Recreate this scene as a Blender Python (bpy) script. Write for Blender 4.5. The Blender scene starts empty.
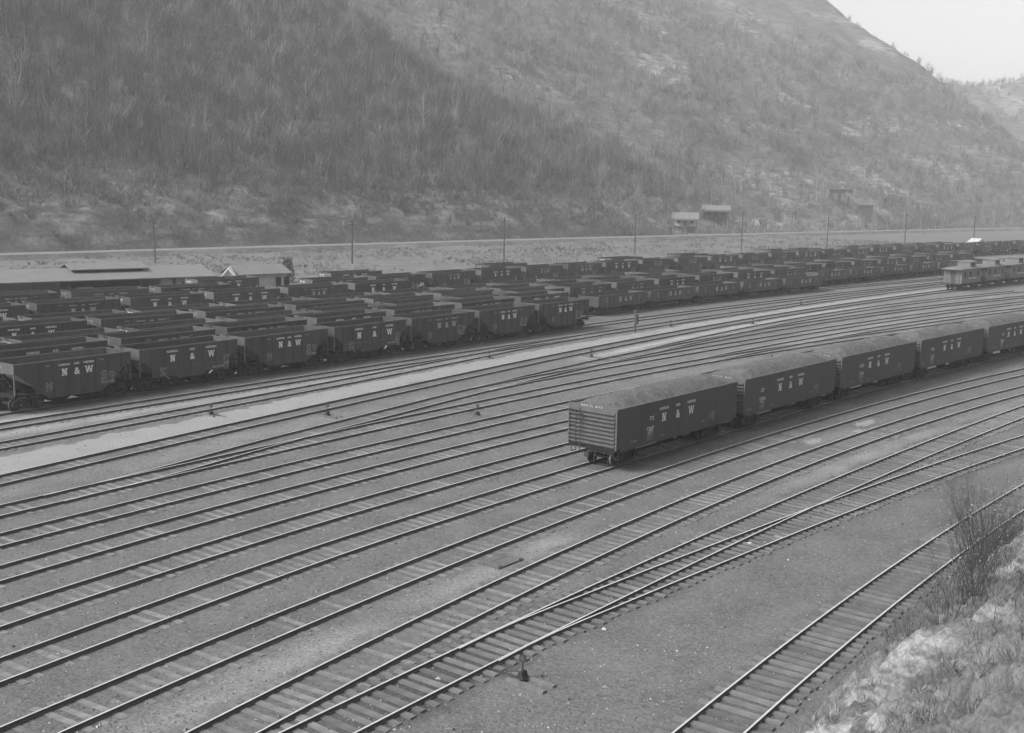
import bpy, math, random
import numpy as np
from mathutils import Vector, Matrix, noise as mnoise

random.seed(7)
rng = np.random.default_rng(7)
SC = bpy.context.scene
COL = SC.collection
GZ = -0.14                       # ground level; the rail tops lie at z = 0
CA, SA = math.cos(math.radians(52)), math.sin(math.radians(52))
EV = Vector((CA, SA, 0)); NV = Vector((-SA, CA, 0))


def world(s, t, z=0.0):
    """yard coordinates: s along the yard, t across it"""
    return Vector((s * CA - t * SA, s * SA + t * CA, z))


def yard(x, y):
    return x * CA + y * SA, -x * SA + y * CA


# ------------------------------------------------------------------ materials
def new_mat(name):
    m = bpy.data.materials.new(name)
    m.use_nodes = True
    nt = m.node_tree
    b = nt.nodes['Principled BSDF']
    return m, nt, b


def grey(v):
    return (v, v, v, 1)


def mat(name, base, rough=0.8, spec=0.3, amp=0.25, scale=3.0, amp2=0.15, scale2=40.0, bump=0.0, bscale=30.0,
        obj_var=0.0, coords='Object', metal=0.0, streak=False, attr=None, pale=0.0, chop=None):
    m, nt, b = new_mat(name)
    N, L = nt.nodes.new, nt.links.new
    tc = N('ShaderNodeTexCoord')
    src = tc.outputs[coords]
    if coords == 'World':
        src = None
    if streak:
        mp = N('ShaderNodeMapping'); mp.inputs['Scale'].default_value = (1, 1, 0.16)
        L(src, mp.inputs[0]); src1 = mp.outputs[0]
    else:
        src1 = src
    def nz(sc, det, s):
        n = N('ShaderNodeTexNoise'); n.inputs['Scale'].default_value = sc; n.inputs['Detail'].default_value = det
        n.inputs['Roughness'].default_value = 0.6
        L(s, n.inputs['Vector']); return n.outputs['Fac']
    def mth(op, a, bb):
        n = N('ShaderNodeMath'); n.operation = op
        for i, v in enumerate((a, bb)):
            if isinstance(v, (int, float)): n.inputs[i].default_value = v
            else: L(v, n.inputs[i])
        return n.outputs[0]
    f1 = mth('MULTIPLY', mth('SUBTRACT', nz(scale, 5, src1), 0.5), amp * 4)
    f2 = mth('MULTIPLY', mth('SUBTRACT', nz(scale2, 3, src), 0.5), amp2 * 4)
    f = mth('ADD', mth('ADD', f1, f2), 1.0)
    if obj_var:
        oi = N('ShaderNodeObjectInfo')
        f = mth('MULTIPLY', f, mth('ADD', mth('MULTIPLY', mth('SUBTRACT', oi.outputs['Random'], 0.5), 2 * obj_var), 1.0))
    bv = base
    if attr:
        at = N('ShaderNodeAttribute'); at.attribute_name = attr
        af = at.outputs['Fac']
        if chop:                                                  # broken, ledge-like edges inside the pale areas
            mp = N('ShaderNodeMapping'); mp.inputs['Scale'].default_value = (.6, .6, 3.2); L(src, mp.inputs[0])
            cn = N('ShaderNodeMath'); cn.operation = 'MULTIPLY'; cn.use_clamp = True
            L(mth('SUBTRACT', nz(chop, 6, mp.outputs[0]), 0.40), cn.inputs[0]); cn.inputs[1].default_value = 5.0
            af = mth('MULTIPLY', af, mth('MULTIPLY', cn.outputs[0], 1.35))
        bv = mth('ADD', base, mth('MULTIPLY', af, pale - base))
    f = mth('MULTIPLY', f, bv)
    f = mth('MAXIMUM', f, 0.008)
    cc = N('ShaderNodeCombineColor')
    for i in range(3): L(f, cc.inputs[i])
    L(cc.outputs[0], b.inputs['Base Color'])
    b.inputs['Roughness'].default_value = rough
    b.inputs['Specular IOR Level'].default_value = spec
    b.inputs['Metallic'].default_value = metal
    if bump:
        bp = N('ShaderNodeBump'); bp.inputs['Strength'].default_value = bump; bp.inputs['Distance'].default_value = 0.05
        L(nz(bscale, 6, src), bp.inputs['Height']); L(bp.outputs[0], b.inputs['Normal'])
    return m


M = {}
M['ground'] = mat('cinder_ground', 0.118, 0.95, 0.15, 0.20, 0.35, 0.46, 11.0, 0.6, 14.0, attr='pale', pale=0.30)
M['path'] = mat('pale_gravel', 0.225, 0.95, 0.1, 0.10, 0.5, 0.18, 8.0, 0.4, 14.0)
M['road'] = mat('dirt_road', 0.175, 0.95, 0.1, 0.10, 0.2, 0.1, 3.0)
M['bank'] = mat('pale_clay_rock', 0.10, 0.95, 0.1, 0.40, 1.6, 0.40, 11.0, 1.0, 5.0, attr='pale', pale=0.20, chop=1.5)
M['hill'] = mat('leaf_litter_slope', 0.088, 1.0, 0.05, 0.34, 0.12, 0.42, 1.1, 1.0, 1.6, attr='pale', pale=0.30, chop=0.22)
M['tie'] = mat('weathered_tie_wood', 0.128, 0.9, 0.2, 0.3, 2.0, 0.25, 30.0, 0.4, 30.0, obj_var=0.22)
M['tie_dirty'] = mat('dirt_covered_tie', 0.148, 0.95, 0.15, 0.35, 2.0, 0.3, 30.0, 0.4, 30.0, obj_var=0.25)
M['rail_side'] = mat('rusty_rail_web', 0.07, 0.8, 0.3, 0.2, 2.0)
M['rail_top'] = mat('polished_rail_head', 0.42, 0.55, 0.5, 0.12, 0.6, 0.1, 20.0)
M['car'] = mat('black_car_paint', 0.050, 0.62, 0.35, 0.22, 1.2, 0.2, 14.0, 0.1, 20.0, obj_var=0.28, streak=True)
M['car_edge'] = mat('highlit_car_edge', 0.085, 0.7, 0.3, 0.3, 2.0)  # lighter tone paints edge highlights onto the chords; pale posts share it
M['car_inside'] = mat('rusted_car_interior', 0.072, 0.85, 0.2, 0.3, 1.5, obj_var=0.2)
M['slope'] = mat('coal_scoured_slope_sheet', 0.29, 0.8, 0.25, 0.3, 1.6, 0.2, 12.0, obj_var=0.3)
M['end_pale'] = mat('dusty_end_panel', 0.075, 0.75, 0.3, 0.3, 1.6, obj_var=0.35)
M['gon_side'] = mat('smooth_gondola_side', 0.056, 0.6, 0.35, 0.16, 0.9, 0.14, 10.0, 0.05, 8.0, obj_var=0.1, streak=True)
M['gon_end'] = mat('corrugated_gondola_end', 0.085, 0.7, 0.3, 0.2, 2.0)
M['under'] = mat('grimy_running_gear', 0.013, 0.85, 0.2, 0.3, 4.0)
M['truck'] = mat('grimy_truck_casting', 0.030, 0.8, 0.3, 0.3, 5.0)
M['tread'] = mat('bright_wheel_tread', 0.38, 0.35, 0.5, 0.1, 4.0, metal=0.6)
M['tread_dark'] = mat('dull_wheel_tread', 0.05, 0.6, 0.4, 0.1, 4.0)
M['letter'] = mat('white_stencil_paint', 0.62, 0.8, 0.2, 0.15, 2.5, 0.15, 20.0)
M['letter_faint'] = mat('faded_stencil_paint', 0.33, 0.8, 0.2, 0.25, 2.5, 0.2, 20.0)
M['coal'] = mat('coal_load_surface', 0.088, 0.9, 0.3, 0.28, 1.4, 0.40, 9.0, 1.0, 10.0)
M['cab'] = mat('grey_caboose_boards', 0.125, 0.75, 0.3, 0.15, 1.5)
M['cab_roof'] = mat('pale_caboose_roof', 0.15, 0.85, 0.2, 0.15, 1.5)
M['roof'] = mat('weathered_shed_roof', 0.155, 0.9, 0.2, 0.12, 0.6, 0.12, 6.0)
M['pale_roof'] = mat('pale_shingle_roof', 0.145, 0.9, 0.2, 0.15, 1.0)
M['wall'] = mat('whitewashed_board', 0.36, 0.9, 0.2, 0.15, 1.0)
M['white'] = mat('white_house_paint', 0.70, 0.85, 0.2, 0.08, 1.0)
M['dark'] = mat('dark_opening', 0.02, 0.9, 0.1, 0.1, 1.0)
M['wood'] = mat('dark_weathered_wood', 0.060, 0.9, 0.2, 0.25, 2.0)
M['iron'] = mat('black_cast_iron', 0.028, 0.7, 0.35, 0.2, 5.0)
M['board'] = mat('grey_plank_wood', 0.105, 0.9, 0.2, 0.2, 3.0)
M['bark'] = mat('dark_twig_bark', 0.060, 0.95, 0.1, 0.3, 3.0)
M['bark_pale'] = mat('pale_tree_bark', 0.26, 0.95, 0.1, 0.2, 1.0)
M['twig'] = mat('bare_twig_mass', 0.052, 1.0, 0.05, 0.2, 0.3, attr='tone', pale=0.24)
M['chip'] = mat('ballast_chip', 0.09, 0.95, 0.1, 0.2, 3.0, attr='tone', pale=0.34)
M['leaf'] = mat('dry_leaf', 0.17, 0.95, 0.1, 0.3, 3.0)
M['evergreen'] = mat('dark_foliage', 0.045, 0.95, 0.1, 0.4, 2.0)
M['stone'] = mat('pale_stone', 0.42, 0.9, 0.2, 0.2, 5.0)


# ------------------------------------------------------------------ mesh builder
class MB:
    def __init__(self):
        self.v = []; self.f = []; self.mi = []; self.cur = 0

    def face(self, pts, mi=None):
        b = len(self.v)
        self.v += [tuple(p) for p in pts]
        self.f.append(tuple(range(b, b + len(pts)))); self.mi.append(self.cur if mi is None else mi)

    def hexa(self, p, mi=None):
        """p: 4 bottom corners (ccw from above) then 4 top corners"""
        b = len(self.v)
        self.v += [tuple(q) for q in p]
        for q in ((3, 2, 1, 0), (4, 5, 6, 7), (0, 1, 5, 4), (1, 2, 6, 5), (2, 3, 7, 6), (3, 0, 4, 7)):
            self.f.append(tuple(b + i for i in q)); self.mi.append(self.cur if mi is None else mi)

    def box(self, x0, x1, y0, y1, z0, z1, mi=None):
        self.hexa([(x0, y0, z0), (x1, y0, z0), (x1, y1, z0), (x0, y1, z0), (x0, y0, z1), (x1, y0, z1), (x1, y1, z1), (x0, y1, z1)], mi)

    def bar(self, a, b, w, h=None, up=(0, 0, 1), mi=None):
        a = Vector(a); b = Vector(b); h = h or w
        d = (b - a).normalized(); u = Vector(up)
        if abs(d.dot(u)) > 0.97: u = Vector((1, 0, 0))
        r = d.cross(u).normalized(); u = r.cross(d).normalized()
        r = r * w / 2; u = u * h / 2
        self.hexa([a - r - u, a + r - u, b + r - u, b - r - u, a - r + u, a + r + u, b + r + u, b - r + u], mi)

    def tube(self, a, b, r0, r1, n=8, caps=True, mi=None):
        a = Vector(a); b = Vector(b); d = (b - a)
        if d.length < 1e-6: return
        d.normalize(); u = Vector((0, 0, 1))
        if abs(d.z) > 0.95: u = Vector((1, 0, 0))
        r = d.cross(u).normalized(); u = r.cross(d)
        k = len(self.v)
        for c, rr in ((a, r0), (b, r1)):
            for i in range(n):
                th = 2 * math.pi * i / n
                self.v.append(tuple(c + r * (rr * math.cos(th)) + u * (rr * math.sin(th))))
        m = self.cur if mi is None else mi
        for i in range(n):
            j = (i + 1) % n
            self.f.append((k + i, k + j, k + n + j, k + n + i)); self.mi.append(m)
        if caps and n > 2:
            self.f.append(tuple(k + i for i in range(n))[::-1]); self.mi.append(m)
            self.f.append(tuple(k + n + i for i in range(n))); self.mi.append(m)

    def prism_y(self, poly, y0, y1, mi=None):
        """polygon in xz extruded along y"""
        n = len(poly); b = len(self.v); m = self.cur if mi is None else mi
        self.v += [(p[0], y0, p[1]) for p in poly] + [(p[0], y1, p[1]) for p in poly]
        self.f.append(tuple(range(b, b + n))); self.mi.append(m)
        self.f.append(tuple(range(b + 2 * n - 1, b + n - 1, -1))); self.mi.append(m)
        for i in range(n):
            j = (i + 1) % n
            self.f.append((b + i, b + n + i, b + n + j, b + j)); self.mi.append(m)

    def prism_x(self, poly, x0, x1, mi=None):
        """polygon in yz extruded along x"""
        n = len(poly); b = len(self.v); m = self.cur if mi is None else mi
        self.v += [(x0, p[0], p[1]) for p in poly] + [(x1, p[0], p[1]) for p in poly]
        self.f.append(tuple(range(b + n - 1, b - 1, -1))); self.mi.append(m)
        self.f.append(tuple(range(b + n, b + 2 * n))); self.mi.append(m)
        for i in range(n):
            j = (i + 1) % n
            self.f.append((b + i, b + j, b + n + j, b + n + i)); self.mi.append(m)

    def mesh(self, name, mats, smooth=False):
        me = bpy.data.meshes.new(name)
        me.from_pydata(self.v, [], self.f)
        for m in (mats if isinstance(mats, (list, tuple)) else [mats]):
            me.materials.append(m)
        me.polygons.foreach_set('material_index', self.mi)
        if smooth: me.polygons.foreach_set('use_smooth', [True] * len(self.f))
        me.update()
        return me

    def obj(self, name, mats, parent=None, loc=(0, 0, 0), smooth=False):
        return link(name, self.mesh(name, mats, smooth), parent, loc)


def link(name, me, parent=None, loc=(0, 0, 0), rz=0.0):
    o = bpy.data.objects.new(name, me)
    COL.objects.link(o)
    o.location = loc; o.rotation_euler = (0, 0, rz)
    if parent: o.parent = parent
    return o


def thing(name, label, cat, loc=(0, 0, 0), rz=0.0, group=None):
    o = bpy.data.objects.new(name, None); COL.objects.link(o)
    o.empty_display_size = 0.3
    o.location = loc; o.rotation_euler = (0, 0, rz)
    tag(o, label, cat, group)
    return o


def tag(o, label, cat, group=None):
    o['label'] = label; o['category'] = cat
    if group: o['group'] = group
    return o


def structure(o):
    o['kind'] = 'structure'; return o


def stuff(o):
    o['kind'] = 'stuff'; return o


def copy_tree(o, parent=None):
    c = o.copy(); COL.objects.link(c); c.parent = parent
    for ch in o.children: copy_tree(ch, c)
    return c


def grid_mesh(name, X, Y, Z, m, attr=None, vals=None):
    ny, nx = X.shape
    me = bpy.data.meshes.new(name)
    n = nx * ny
    co = np.stack([X, Y, Z], -1).reshape(-1, 3)
    idx = np.arange(n).reshape(ny, nx)
    q = np.stack([idx[:-1, :-1], idx[:-1, 1:], idx[1:, 1:], idx[1:, :-1]], -1).reshape(-1, 4)
    return raw_mesh(me, co, q, m, attr, vals)


def raw_mesh(me, co, faces, m, attr=None, vals=None, smooth=True):
    k = faces.shape[1]
    me.vertices.add(len(co)); me.vertices.foreach_set('co', co.astype(np.float32).ravel())
    me.loops.add(faces.size); me.loops.foreach_set('vertex_index', faces.astype(np.int32).ravel())
    me.polygons.add(len(faces))
    me.polygons.foreach_set('loop_start', np.arange(0, faces.size, k, dtype=np.int32))
    me.polygons.foreach_set('use_smooth', np.full(len(faces), smooth))
    me.materials.append(m)
    if attr:
        a = me.attributes.new(attr, 'FLOAT', 'POINT')
        a.data.foreach_set('value', np.asarray(vals, dtype=np.float32).ravel())
    me.update(calc_edges=True); me.validate()
    return me


# value noise for heights and scatter
def vnoise(x, y, seed=0):
    xi = np.floor(x).astype(np.int64); yi = np.floor(y).astype(np.int64)
    fx = x - xi; fy = y - yi
    fx = fx * fx * (3 - 2 * fx); fy = fy * fy * (3 - 2 * fy)
    def h(a, b):
        n = (a * 374761393 + b * 668265263 + seed * 1442695041) & 0xffffffff
        n = ((n ^ (n >> 13)) * 1274126177) & 0xffffffff
        n = n ^ (n >> 16)
        return (n & 0xffff) / 65535.0
    return (h(xi, yi) * (1 - fx) + h(xi + 1, yi) * fx) * (1 - fy) + (h(xi, yi + 1) * (1 - fx) + h(xi + 1, yi + 1) * fx) * fy


def fbm(x, y, seed=0, oct=4):
    r = 0; a = 0.5
    for i in range(oct):
        r = r + a * vnoise(x, y, seed + i * 17); x = x * 2.03 + 11.3; y = y * 2.03 + 5.7; a *= 0.5
    return r / (1 - 0.5 ** oct)


def sstep(a, b, x):
    u = np.clip((x - a) / (b - a), 0, 1); return u * u * (3 - 2 * u)


def smin(a, b, k):
    h = np.clip(0.5 + 0.5 * (b - a) / k, 0, 1)
    return b * (1 - h) + a * h - k * h * (1 - h)


def smax(a, b, k): return -smin(-a, -b, k)


# ------------------------------------------------------------------ curves in yard coordinates
class Curve:
    """t as a smooth function of s through control points (finite-difference Hermite)"""
    def __init__(self, pts):
        self.s = np.array([p[0] for p in pts], float); self.t = np.array([p[1] for p in pts], float)
        d = np.gradient(self.t, self.s) if len(pts) > 2 else np.full(len(pts), (self.t[-1] - self.t[0]) / (self.s[-1] - self.s[0]))
        if len(pts) > 2:
            d[0] = 1.5 * (self.t[1] - self.t[0]) / (self.s[1] - self.s[0]) - 0.5 * d[1]
            d[-1] = 1.5 * (self.t[-1] - self.t[-2]) / (self.s[-1] - self.s[-2]) - 0.5 * d[-2]
        self.d = d

    def __call__(self, s):
        s = np.asarray(s, float)
        i = np.clip(np.searchsorted(self.s, s) - 1, 0, len(self.s) - 2)
        h = self.s[i + 1] - self.s[i]; u = (s - self.s[i]) / h
        lo = s < self.s[0]; hi = s > self.s[-1]
        uc = np.clip(u, 0, 1)
        r = (2 * uc**3 - 3 * uc**2 + 1) * self.t[i] + (uc**3 - 2 * uc**2 + uc) * h * self.d[i] + (3 * uc**2 - 2 * uc**3) * self.t[i + 1] + (uc**3 - uc**2) * h * self.d[i + 1]
        r = np.where(lo, self.t[0] + (s - self.s[0]) * self.d[0], r)
        return np.where(hi, self.t[-1] + (s - self.s[-1]) * self.d[-1], r)

    def slope(self, s):
        return (self(s + 0.5) - self(s - 0.5)) / 1.0

    def pos(self, s, off=0.0, z=0.0):
        t = float(self(s)); d = float(self.slope(s)); k = 1 / math.sqrt(1 + d * d)
        return world(s - off * d * k, t + off * k, z)

    def heading(self, s):
        return math.radians(52) + math.atan(float(self.slope(s)))


def quad(a, b, c, ss):
    return [(s, a + b * s + c * s * s) for s in ss]


ROWK = lambda k: [(s, 66.6 + 3.6 * k - 0.0005 * max(s - 60, 0) ** 2) for s in range(0, 300, 20)]
T = {}
T[1] = Curve(quad(10.87, 0.1359, -0.00158, range(4, 90, 10)))
T[2] = Curve(quad(20.37, 0.0554, -0.00085, range(4, 110, 10)))
T['2b'] = Curve([(24, 21.10), (28, 21.22), (32, 20.95), (40, 20.3), (50, 19.35), (60, 18.2), (70, 16.75), (80, 15.1), (90, 13.2)])
T[3] = Curve(quad(20.5, 0.1756, -0.00183, range(4, 120, 10)))
T[4] = Curve(quad(25.18, 0.1423, -0.00157, range(4, 130, 10)))
T[5] = Curve([(5, 29.9), (17, 31.15), (30, 32.1), (40, 32.15), (50, 31.95), (60, 31.6), (80, 30.6), (100, 28.9), (120, 26.5), (140, 23.5)])
T[6] = Curve([(5, 33.4), (20, 35.15), (30, 35.75), (40, 35.8), (50, 35.5), (60, 35.1), (80, 34.0), (100, 32.2), (120, 29.7), (140, 26.7)])
T[7] = Curve([(5, 37.5), (20, 39.0), (30, 39.55), (40, 39.65), (50, 39.45), (60, 39.0), (80, 37.6), (100, 35.6), (120, 33), (150, 28)])
T[8] = Curve([(5, 41.4), (20, 42.65), (30, 43.1), (40, 43.3), (50, 43.2), (60, 42.9), (80, 41.6), (100, 39.4), (120, 36.5), (140, 32.8), (180, 24)])
T[9] = Curve([(10, 45.6), (25, 46.7), (40, 47.2), (60, 47.2), (80, 46.3), (100, 44.0), (120, 40.8), (140, 37.0), (180, 28)])
T['9b'] = Curve([(84, 46.0), (90, 45.9), (100, 45.4), (120, 43.6), (140, 40.6), (180, 32)])
T[10] = Curve([(27, 46.75), (32, 47.2), (40, 48.45), (50, 49.6), (60, 50.7), (70, 51.55), (80, 52.1), (100, 52.1), (120, 50.9), (140, 48.6), (180, 41)])
T['10b'] = Curve([(60, 50.7), (66, 50.85), (72, 50.7), (80, 50.2), (100, 48.8), (120, 47.0), (140, 44.4), (180, 36.5)])
T['10c'] = Curve([(84, 52.15), (90, 52.7), (100, 53.3), (120, 53.6), (140, 52.4), (180, 46)])
T[11] = Curve([(10, 49.7), (25, 51.4), (40, 53.1), (60, 55.0), (80, 56.5), (100, 57.2), (120, 57.2), (140, 56.4), (180, 53.3), (220, 48.4)])
T[12] = Curve([(10, 56.6), (25, 58.0), (40, 59.0), (55, 59.9), (68, 60.9), (80, 62.0), (92, 62.35)])
T[13] = Curve([(10, 62.3), (30, 63.0), (50, 63.2), (70, 63.0), (92, 62.4), (120, 61.6), (140, 60.9), (180, 58.2), (240, 51)])
T['A'] = Curve([(10, 66.2), (30, 67.0), (50, 67.3), (75, 67.3), (96, 66.9), (120, 65.8), (150, 63.6), (200, 58), (270, 48)])
T['B'] = Curve([(10, 72.9), (40, 73.0), (80, 72.8), (100, 72.7), (120, 72.0), (140, 70.5), (160, 68.0), (200, 61.8), (270, 51)])
T['C'] = Curve([(10, 76.6), (40, 76.6), (90, 76.3), (110, 76.0), (125, 75.5), (145, 73.9), (165, 71.5), (180, 70.0), (209, 66.8), (230, 64), (270, 57)])
T['D'] = Curve([(10, 88), (35, 85.8), (50, 84.4), (64, 82.6), (82, 81.0), (100, 80.0), (125, 79.0), (145, 77.4), (165, 75.0), (180, 73.4), (209, 70.4), (230, 67.4), (270, 60.5)])
T['E'] = Curve([(10, 91.6), (35, 89.4), (50, 88.0), (64, 86.2), (82, 84.6), (100, 83.4), (125, 82.4), (145, 80.8), (165, 78.4), (180, 76.8), (209, 74.2), (230, 71.2), (270, 65)])
T['F'] = Curve([(10, 100.5), (50, 98.6), (76, 96.6), (100, 94.5), (140, 90.5), (180, 86), (230, 79), (270, 72.5)])
T['G'] = Curve([(30, 112.5), (50, 109), (64, 106.4), (81, 103.4), (101, 100.8), (130, 99.0), (152, 97.6), (170, 95.6), (190, 93.3), (218, 89.9), (249, 85.6), (270, 82.2), (300, 77), (340, 69)])
T['H'] = Curve([(30, 116), (60, 112.6), (86, 109.7), (109, 107), (140, 104.2), (180, 100), (220, 94.6), (270, 87)])
PATH_LO = Curve([(10, 49.9), (20, 51.3), (30, 52.9), (40, 54.1), (60, 56.2), (80, 57.6), (100, 58.3), (120, 58.2), (140, 57.3), (170, 55.0), (200, 52.0)])
PATH_UP = Curve([(10, 54.2), (20, 55.2), (30, 56.3), (40, 57.2), (60, 58.8), (80, 60.0), (100, 60.4), (120, 60.1), (140, 59.3), (170, 56.9), (200, 54.0)])

GAUGE = 0.755
RAIL_PROFILE = [(-0.030, 0), (-0.030, -0.03), (-0.012, -0.045), (-0.012, -0.09), (-0.06, -0.108), (-0.06, -0.128),
                (0.06, -0.128), (0.06, -0.108), (0.012, -0.09), (0.012, -0.045), (0.030, -0.03), (0.030, 0)]


def rail_mesh(cv, s0, s1, off, dz):
    ss = np.arange(s0, s1 + 0.01, 1.5)
    mb = MB(); n = len(RAIL_PROFILE)
    for s in ss:
        for (y, z) in RAIL_PROFILE:
            p = cv.pos(s, off + y, z + dz); mb.v.append(tuple(p))
    for i in range(len(ss) - 1):
        for j in range(n):
            k = (j + 1) % n
            mb.f.append((i * n + j, i * n + k, (i + 1) * n + k, (i + 1) * n + j)); mb.mi.append(1 if j == n - 1 else 0)
    mb.f.append(tuple(range(n))); mb.mi.append(0)
    mb.f.append(tuple(range((len(ss) - 1) * n, len(ss) * n))[::-1]); mb.mi.append(0)
    return mb.mesh('rail', [M['rail_side'], M['rail_top']])


_tm = MB(); _tm.box(-0.11, 0.11, -1.22, 1.22, -0.16, 0.0)
TIE_MESH = _tm.mesh('tie', M['tie'])
_tm = MB(); _tm.box(-0.11, 0.11, -1.22, 1.22, -0.16, 0.0)
TIE_DIRTY = _tm.mesh('tie', M['tie_dirty'])

CAM_H = 14.04


def in_frame(p):
    """rough test that a ground point lies in the picture"""
    if p.y < 20: return False
    x = p.x / p.y; y = (CAM_H - p.z) / p.y
    return abs(x) < 0.47 and y < 0.50


def track(key, s0, s1, label, n_tie=0, tie_z=(-0.155, -0.13), skip=None, dz=0.0, spacing=0.5, exposed=False, widen=None):
    cv = T[key]
    root = thing('railway_track', label, 'track', cv.pos(s0, 0, 0), 0.0, 'tracks of the rail yard')
    inv = -Vector(root.location)
    for off in (-GAUGE, GAUGE):
        r = link('rail', rail_mesh(cv, s0, s1, off, dz), root); r.location = inv
    r1 = random.Random(str(key))
    spots = []
    s = s0 + 0.3
    while s < s1:
        if not (skip and skip(s)):
            spots.append((s + r1.uniform(-0.05, 0.05), r1.uniform(-0.08, 0.08), r1.uniform(*tie_z), r1.uniform(-0.03, 0.03)))
        s += spacing
    singles = [q for q in spots if in_frame(cv.pos(q[0], 0, GZ))][:n_tie]
    sset = set(singles)
    for (s, off, z, dr) in singles:
        p = cv.pos(s, off, z)
        wd = widen(s) if widen else 0.0                           # long ties under a switch
        if wd: p = cv.pos(s, off - wd / 2, z)
        o = link('tie', TIE_MESH if exposed else TIE_DIRTY, root, p + inv, cv.heading(s) + dr)
        if wd: o.scale = (1, 1 + wd / 2.44, 1)
    mb = MB()
    for q in spots:
        if q in sset: continue
        s, off, z, dr = q
        p = cv.pos(s, off, z); h = cv.heading(s) + dr
        a = Vector((math.cos(h), math.sin(h), 0)) * 0.11; b = Vector((-math.sin(h), math.cos(h), 0)) * 1.22; d = Vector((0, 0, -0.16))
        mb.hexa([p - a - b + d, p + a - b + d, p + a + b + d, p - a + b + d, p - a - b, p + a - b, p + a + b, p - a + b])
    if mb.v:
        o = mb.obj('tie_row', M['tie_dirty'], root, inv); stuff(o)
    return root


track(1, 4, 84, 'siding track with fully exposed ties, nearest, beside the clay bank', 100, (-0.100, -0.075), exposed=True, spacing=0.47)
track(2, 6, 104, 'track that runs straight through the nearest switch and meets the right picture edge', 100, (-0.112, -0.085), exposed=True, widen=lambda s: max(0.0, float(T[2](s) - T['2b'](s))) if 26 < s < 46 else 0.0)
track('2b', 25.5, 88, 'curved track leaving the nearest switch toward the right', 90, (-0.12, -0.09), skip=lambda s: s < 46, dz=-0.005, exposed=True)
track(3, 8, 112, 'track just beyond the nearest switch, in front of the pale sandy strip', 100, (-0.135, -0.108))
track(4, 8, 122, 'track running close in front of the loaded gondolas', 100, (-0.145, -0.116))
track(5, 5, 135, 'track that carries the coal loaded gondolas', 100, (-0.145, -0.116))
track(6, 5, 135, 'track that passes right behind the near end of the gondolas', 100, (-0.145, -0.116))
track(7, 5, 150, 'second track behind the one with the gondolas', 100, (-0.145, -0.116))
track(8, 5, 180, 'third track behind the one with the gondolas', 90, (-0.145, -0.116))
track(9, 8, 180, 'track of the middle yard that throws off a branch at the left', 60, (-0.145, -0.116))
track('9b', 84, 180, 'branch track appearing above the second gondola', 0, (-0.16, -0.13), dz=-0.005)
track(10, 26.5, 180, 'branch track in the middle yard beside two switch stands', 40, (-0.165, -0.13), dz=-0.005)
track('10b', 61, 180, 'branch track that leaves near the centre of the yard', 0, (-0.16, -0.13), dz=-0.008)
track('10c', 85, 180, 'branch track next to the short pale wedge of gravel', 0, (-0.16, -0.13), dz=-0.008)
track(11, 8, 225, 'track along the near edge of the pale path, carrying the cabooses', 40, (-0.16, -0.125))
track(12, 8, 92, 'track along the far edge of the pale path', 0, (-0.15, -0.11), dz=-0.005)
track(13, 8, 240, 'empty track just in front of the first row of hoppers', 0, (-0.15, -0.11))
ROWNAME = {'A': 'front', 'B': 'second', 'C': 'third', 'D': 'fourth', 'E': 'fifth', 'F': 'sixth', 'G': 'seventh', 'H': 'rearmost'}
for k, nm in ROWNAME.items():
    track(k, 10, 325 if k == 'G' else 270, 'track under the %s row of coal hoppers' % nm, 0, (-0.165, -0.13), spacing=0.8)


# ------------------------------------------------------------------ ground
def bank_height(x, y):
    s, t = yard(x, y)
    d = T[1](s) - 1.75 - t + 0.35 * (fbm(s * 0.45, t * 0.45, 3) - 0.5) * 2
    d = np.where(s > 90, -5, d)
    g = fbm(s * 0.33 + 7, t * 0.10, 31, 4)                     # gullies running down to the track
    h = 0.62 * np.maximum(d, 0) + np.clip(d, 0, 1) * 0.35
    h = h + np.clip(d, 0, 3) * (g - 0.5) * 0.95 + np.clip(d, 0, 1.5) * (fbm(s * 1.3, t * 1.3, 8) - 0.5) * 0.7
    rg = 1 - 2 * np.abs(fbm(s * 0.9 + 3, t * 0.55, 12, 4) - 0.5)
    rh = 1 - 2 * np.abs(fbm(s * 2.4, t * 2.0, 14, 3) - 0.5)
    h = h + np.clip(d, 0, 1.2) * ((rg - .75) * 1.1 + (rh - .75) * .35)
    return np.where(d > 0, GZ - 0.02 + np.maximum(h, -.1), GZ - 0.3), d


def axis(a, b, c, d, step_in, n_out):
    return np.concatenate([np.linspace(a, b, n_out)[:-1], np.arange(b, c, step_in), np.linspace(c, d, n_out)])


gx = axis(-340, -75, 125, 690, 0.8, 12)
gy = np.concatenate([np.linspace(-25, 24, 5)[:-1], np.arange(24, 230, 0.8), np.linspace(230, 1240, 16)])
GX, GY = np.meshgrid(gx, gy)
gs, gt = yard(GX, GY)
pale = np.zeros_like(GX)


def blob(s, t, ls, lt, amount, seed):
    global pale
    u = ((gs - s) / ls) ** 2 + ((gt - t) / lt) ** 2
    n = fbm(GX * 0.35, GY * 0.35, seed, 4)
    pale = np.maximum(pale, amount * np.clip(1.15 - u, 0, 1) ** 0.7 * np.clip((n - 0.25) * 2.2, 0, 1))


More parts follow.
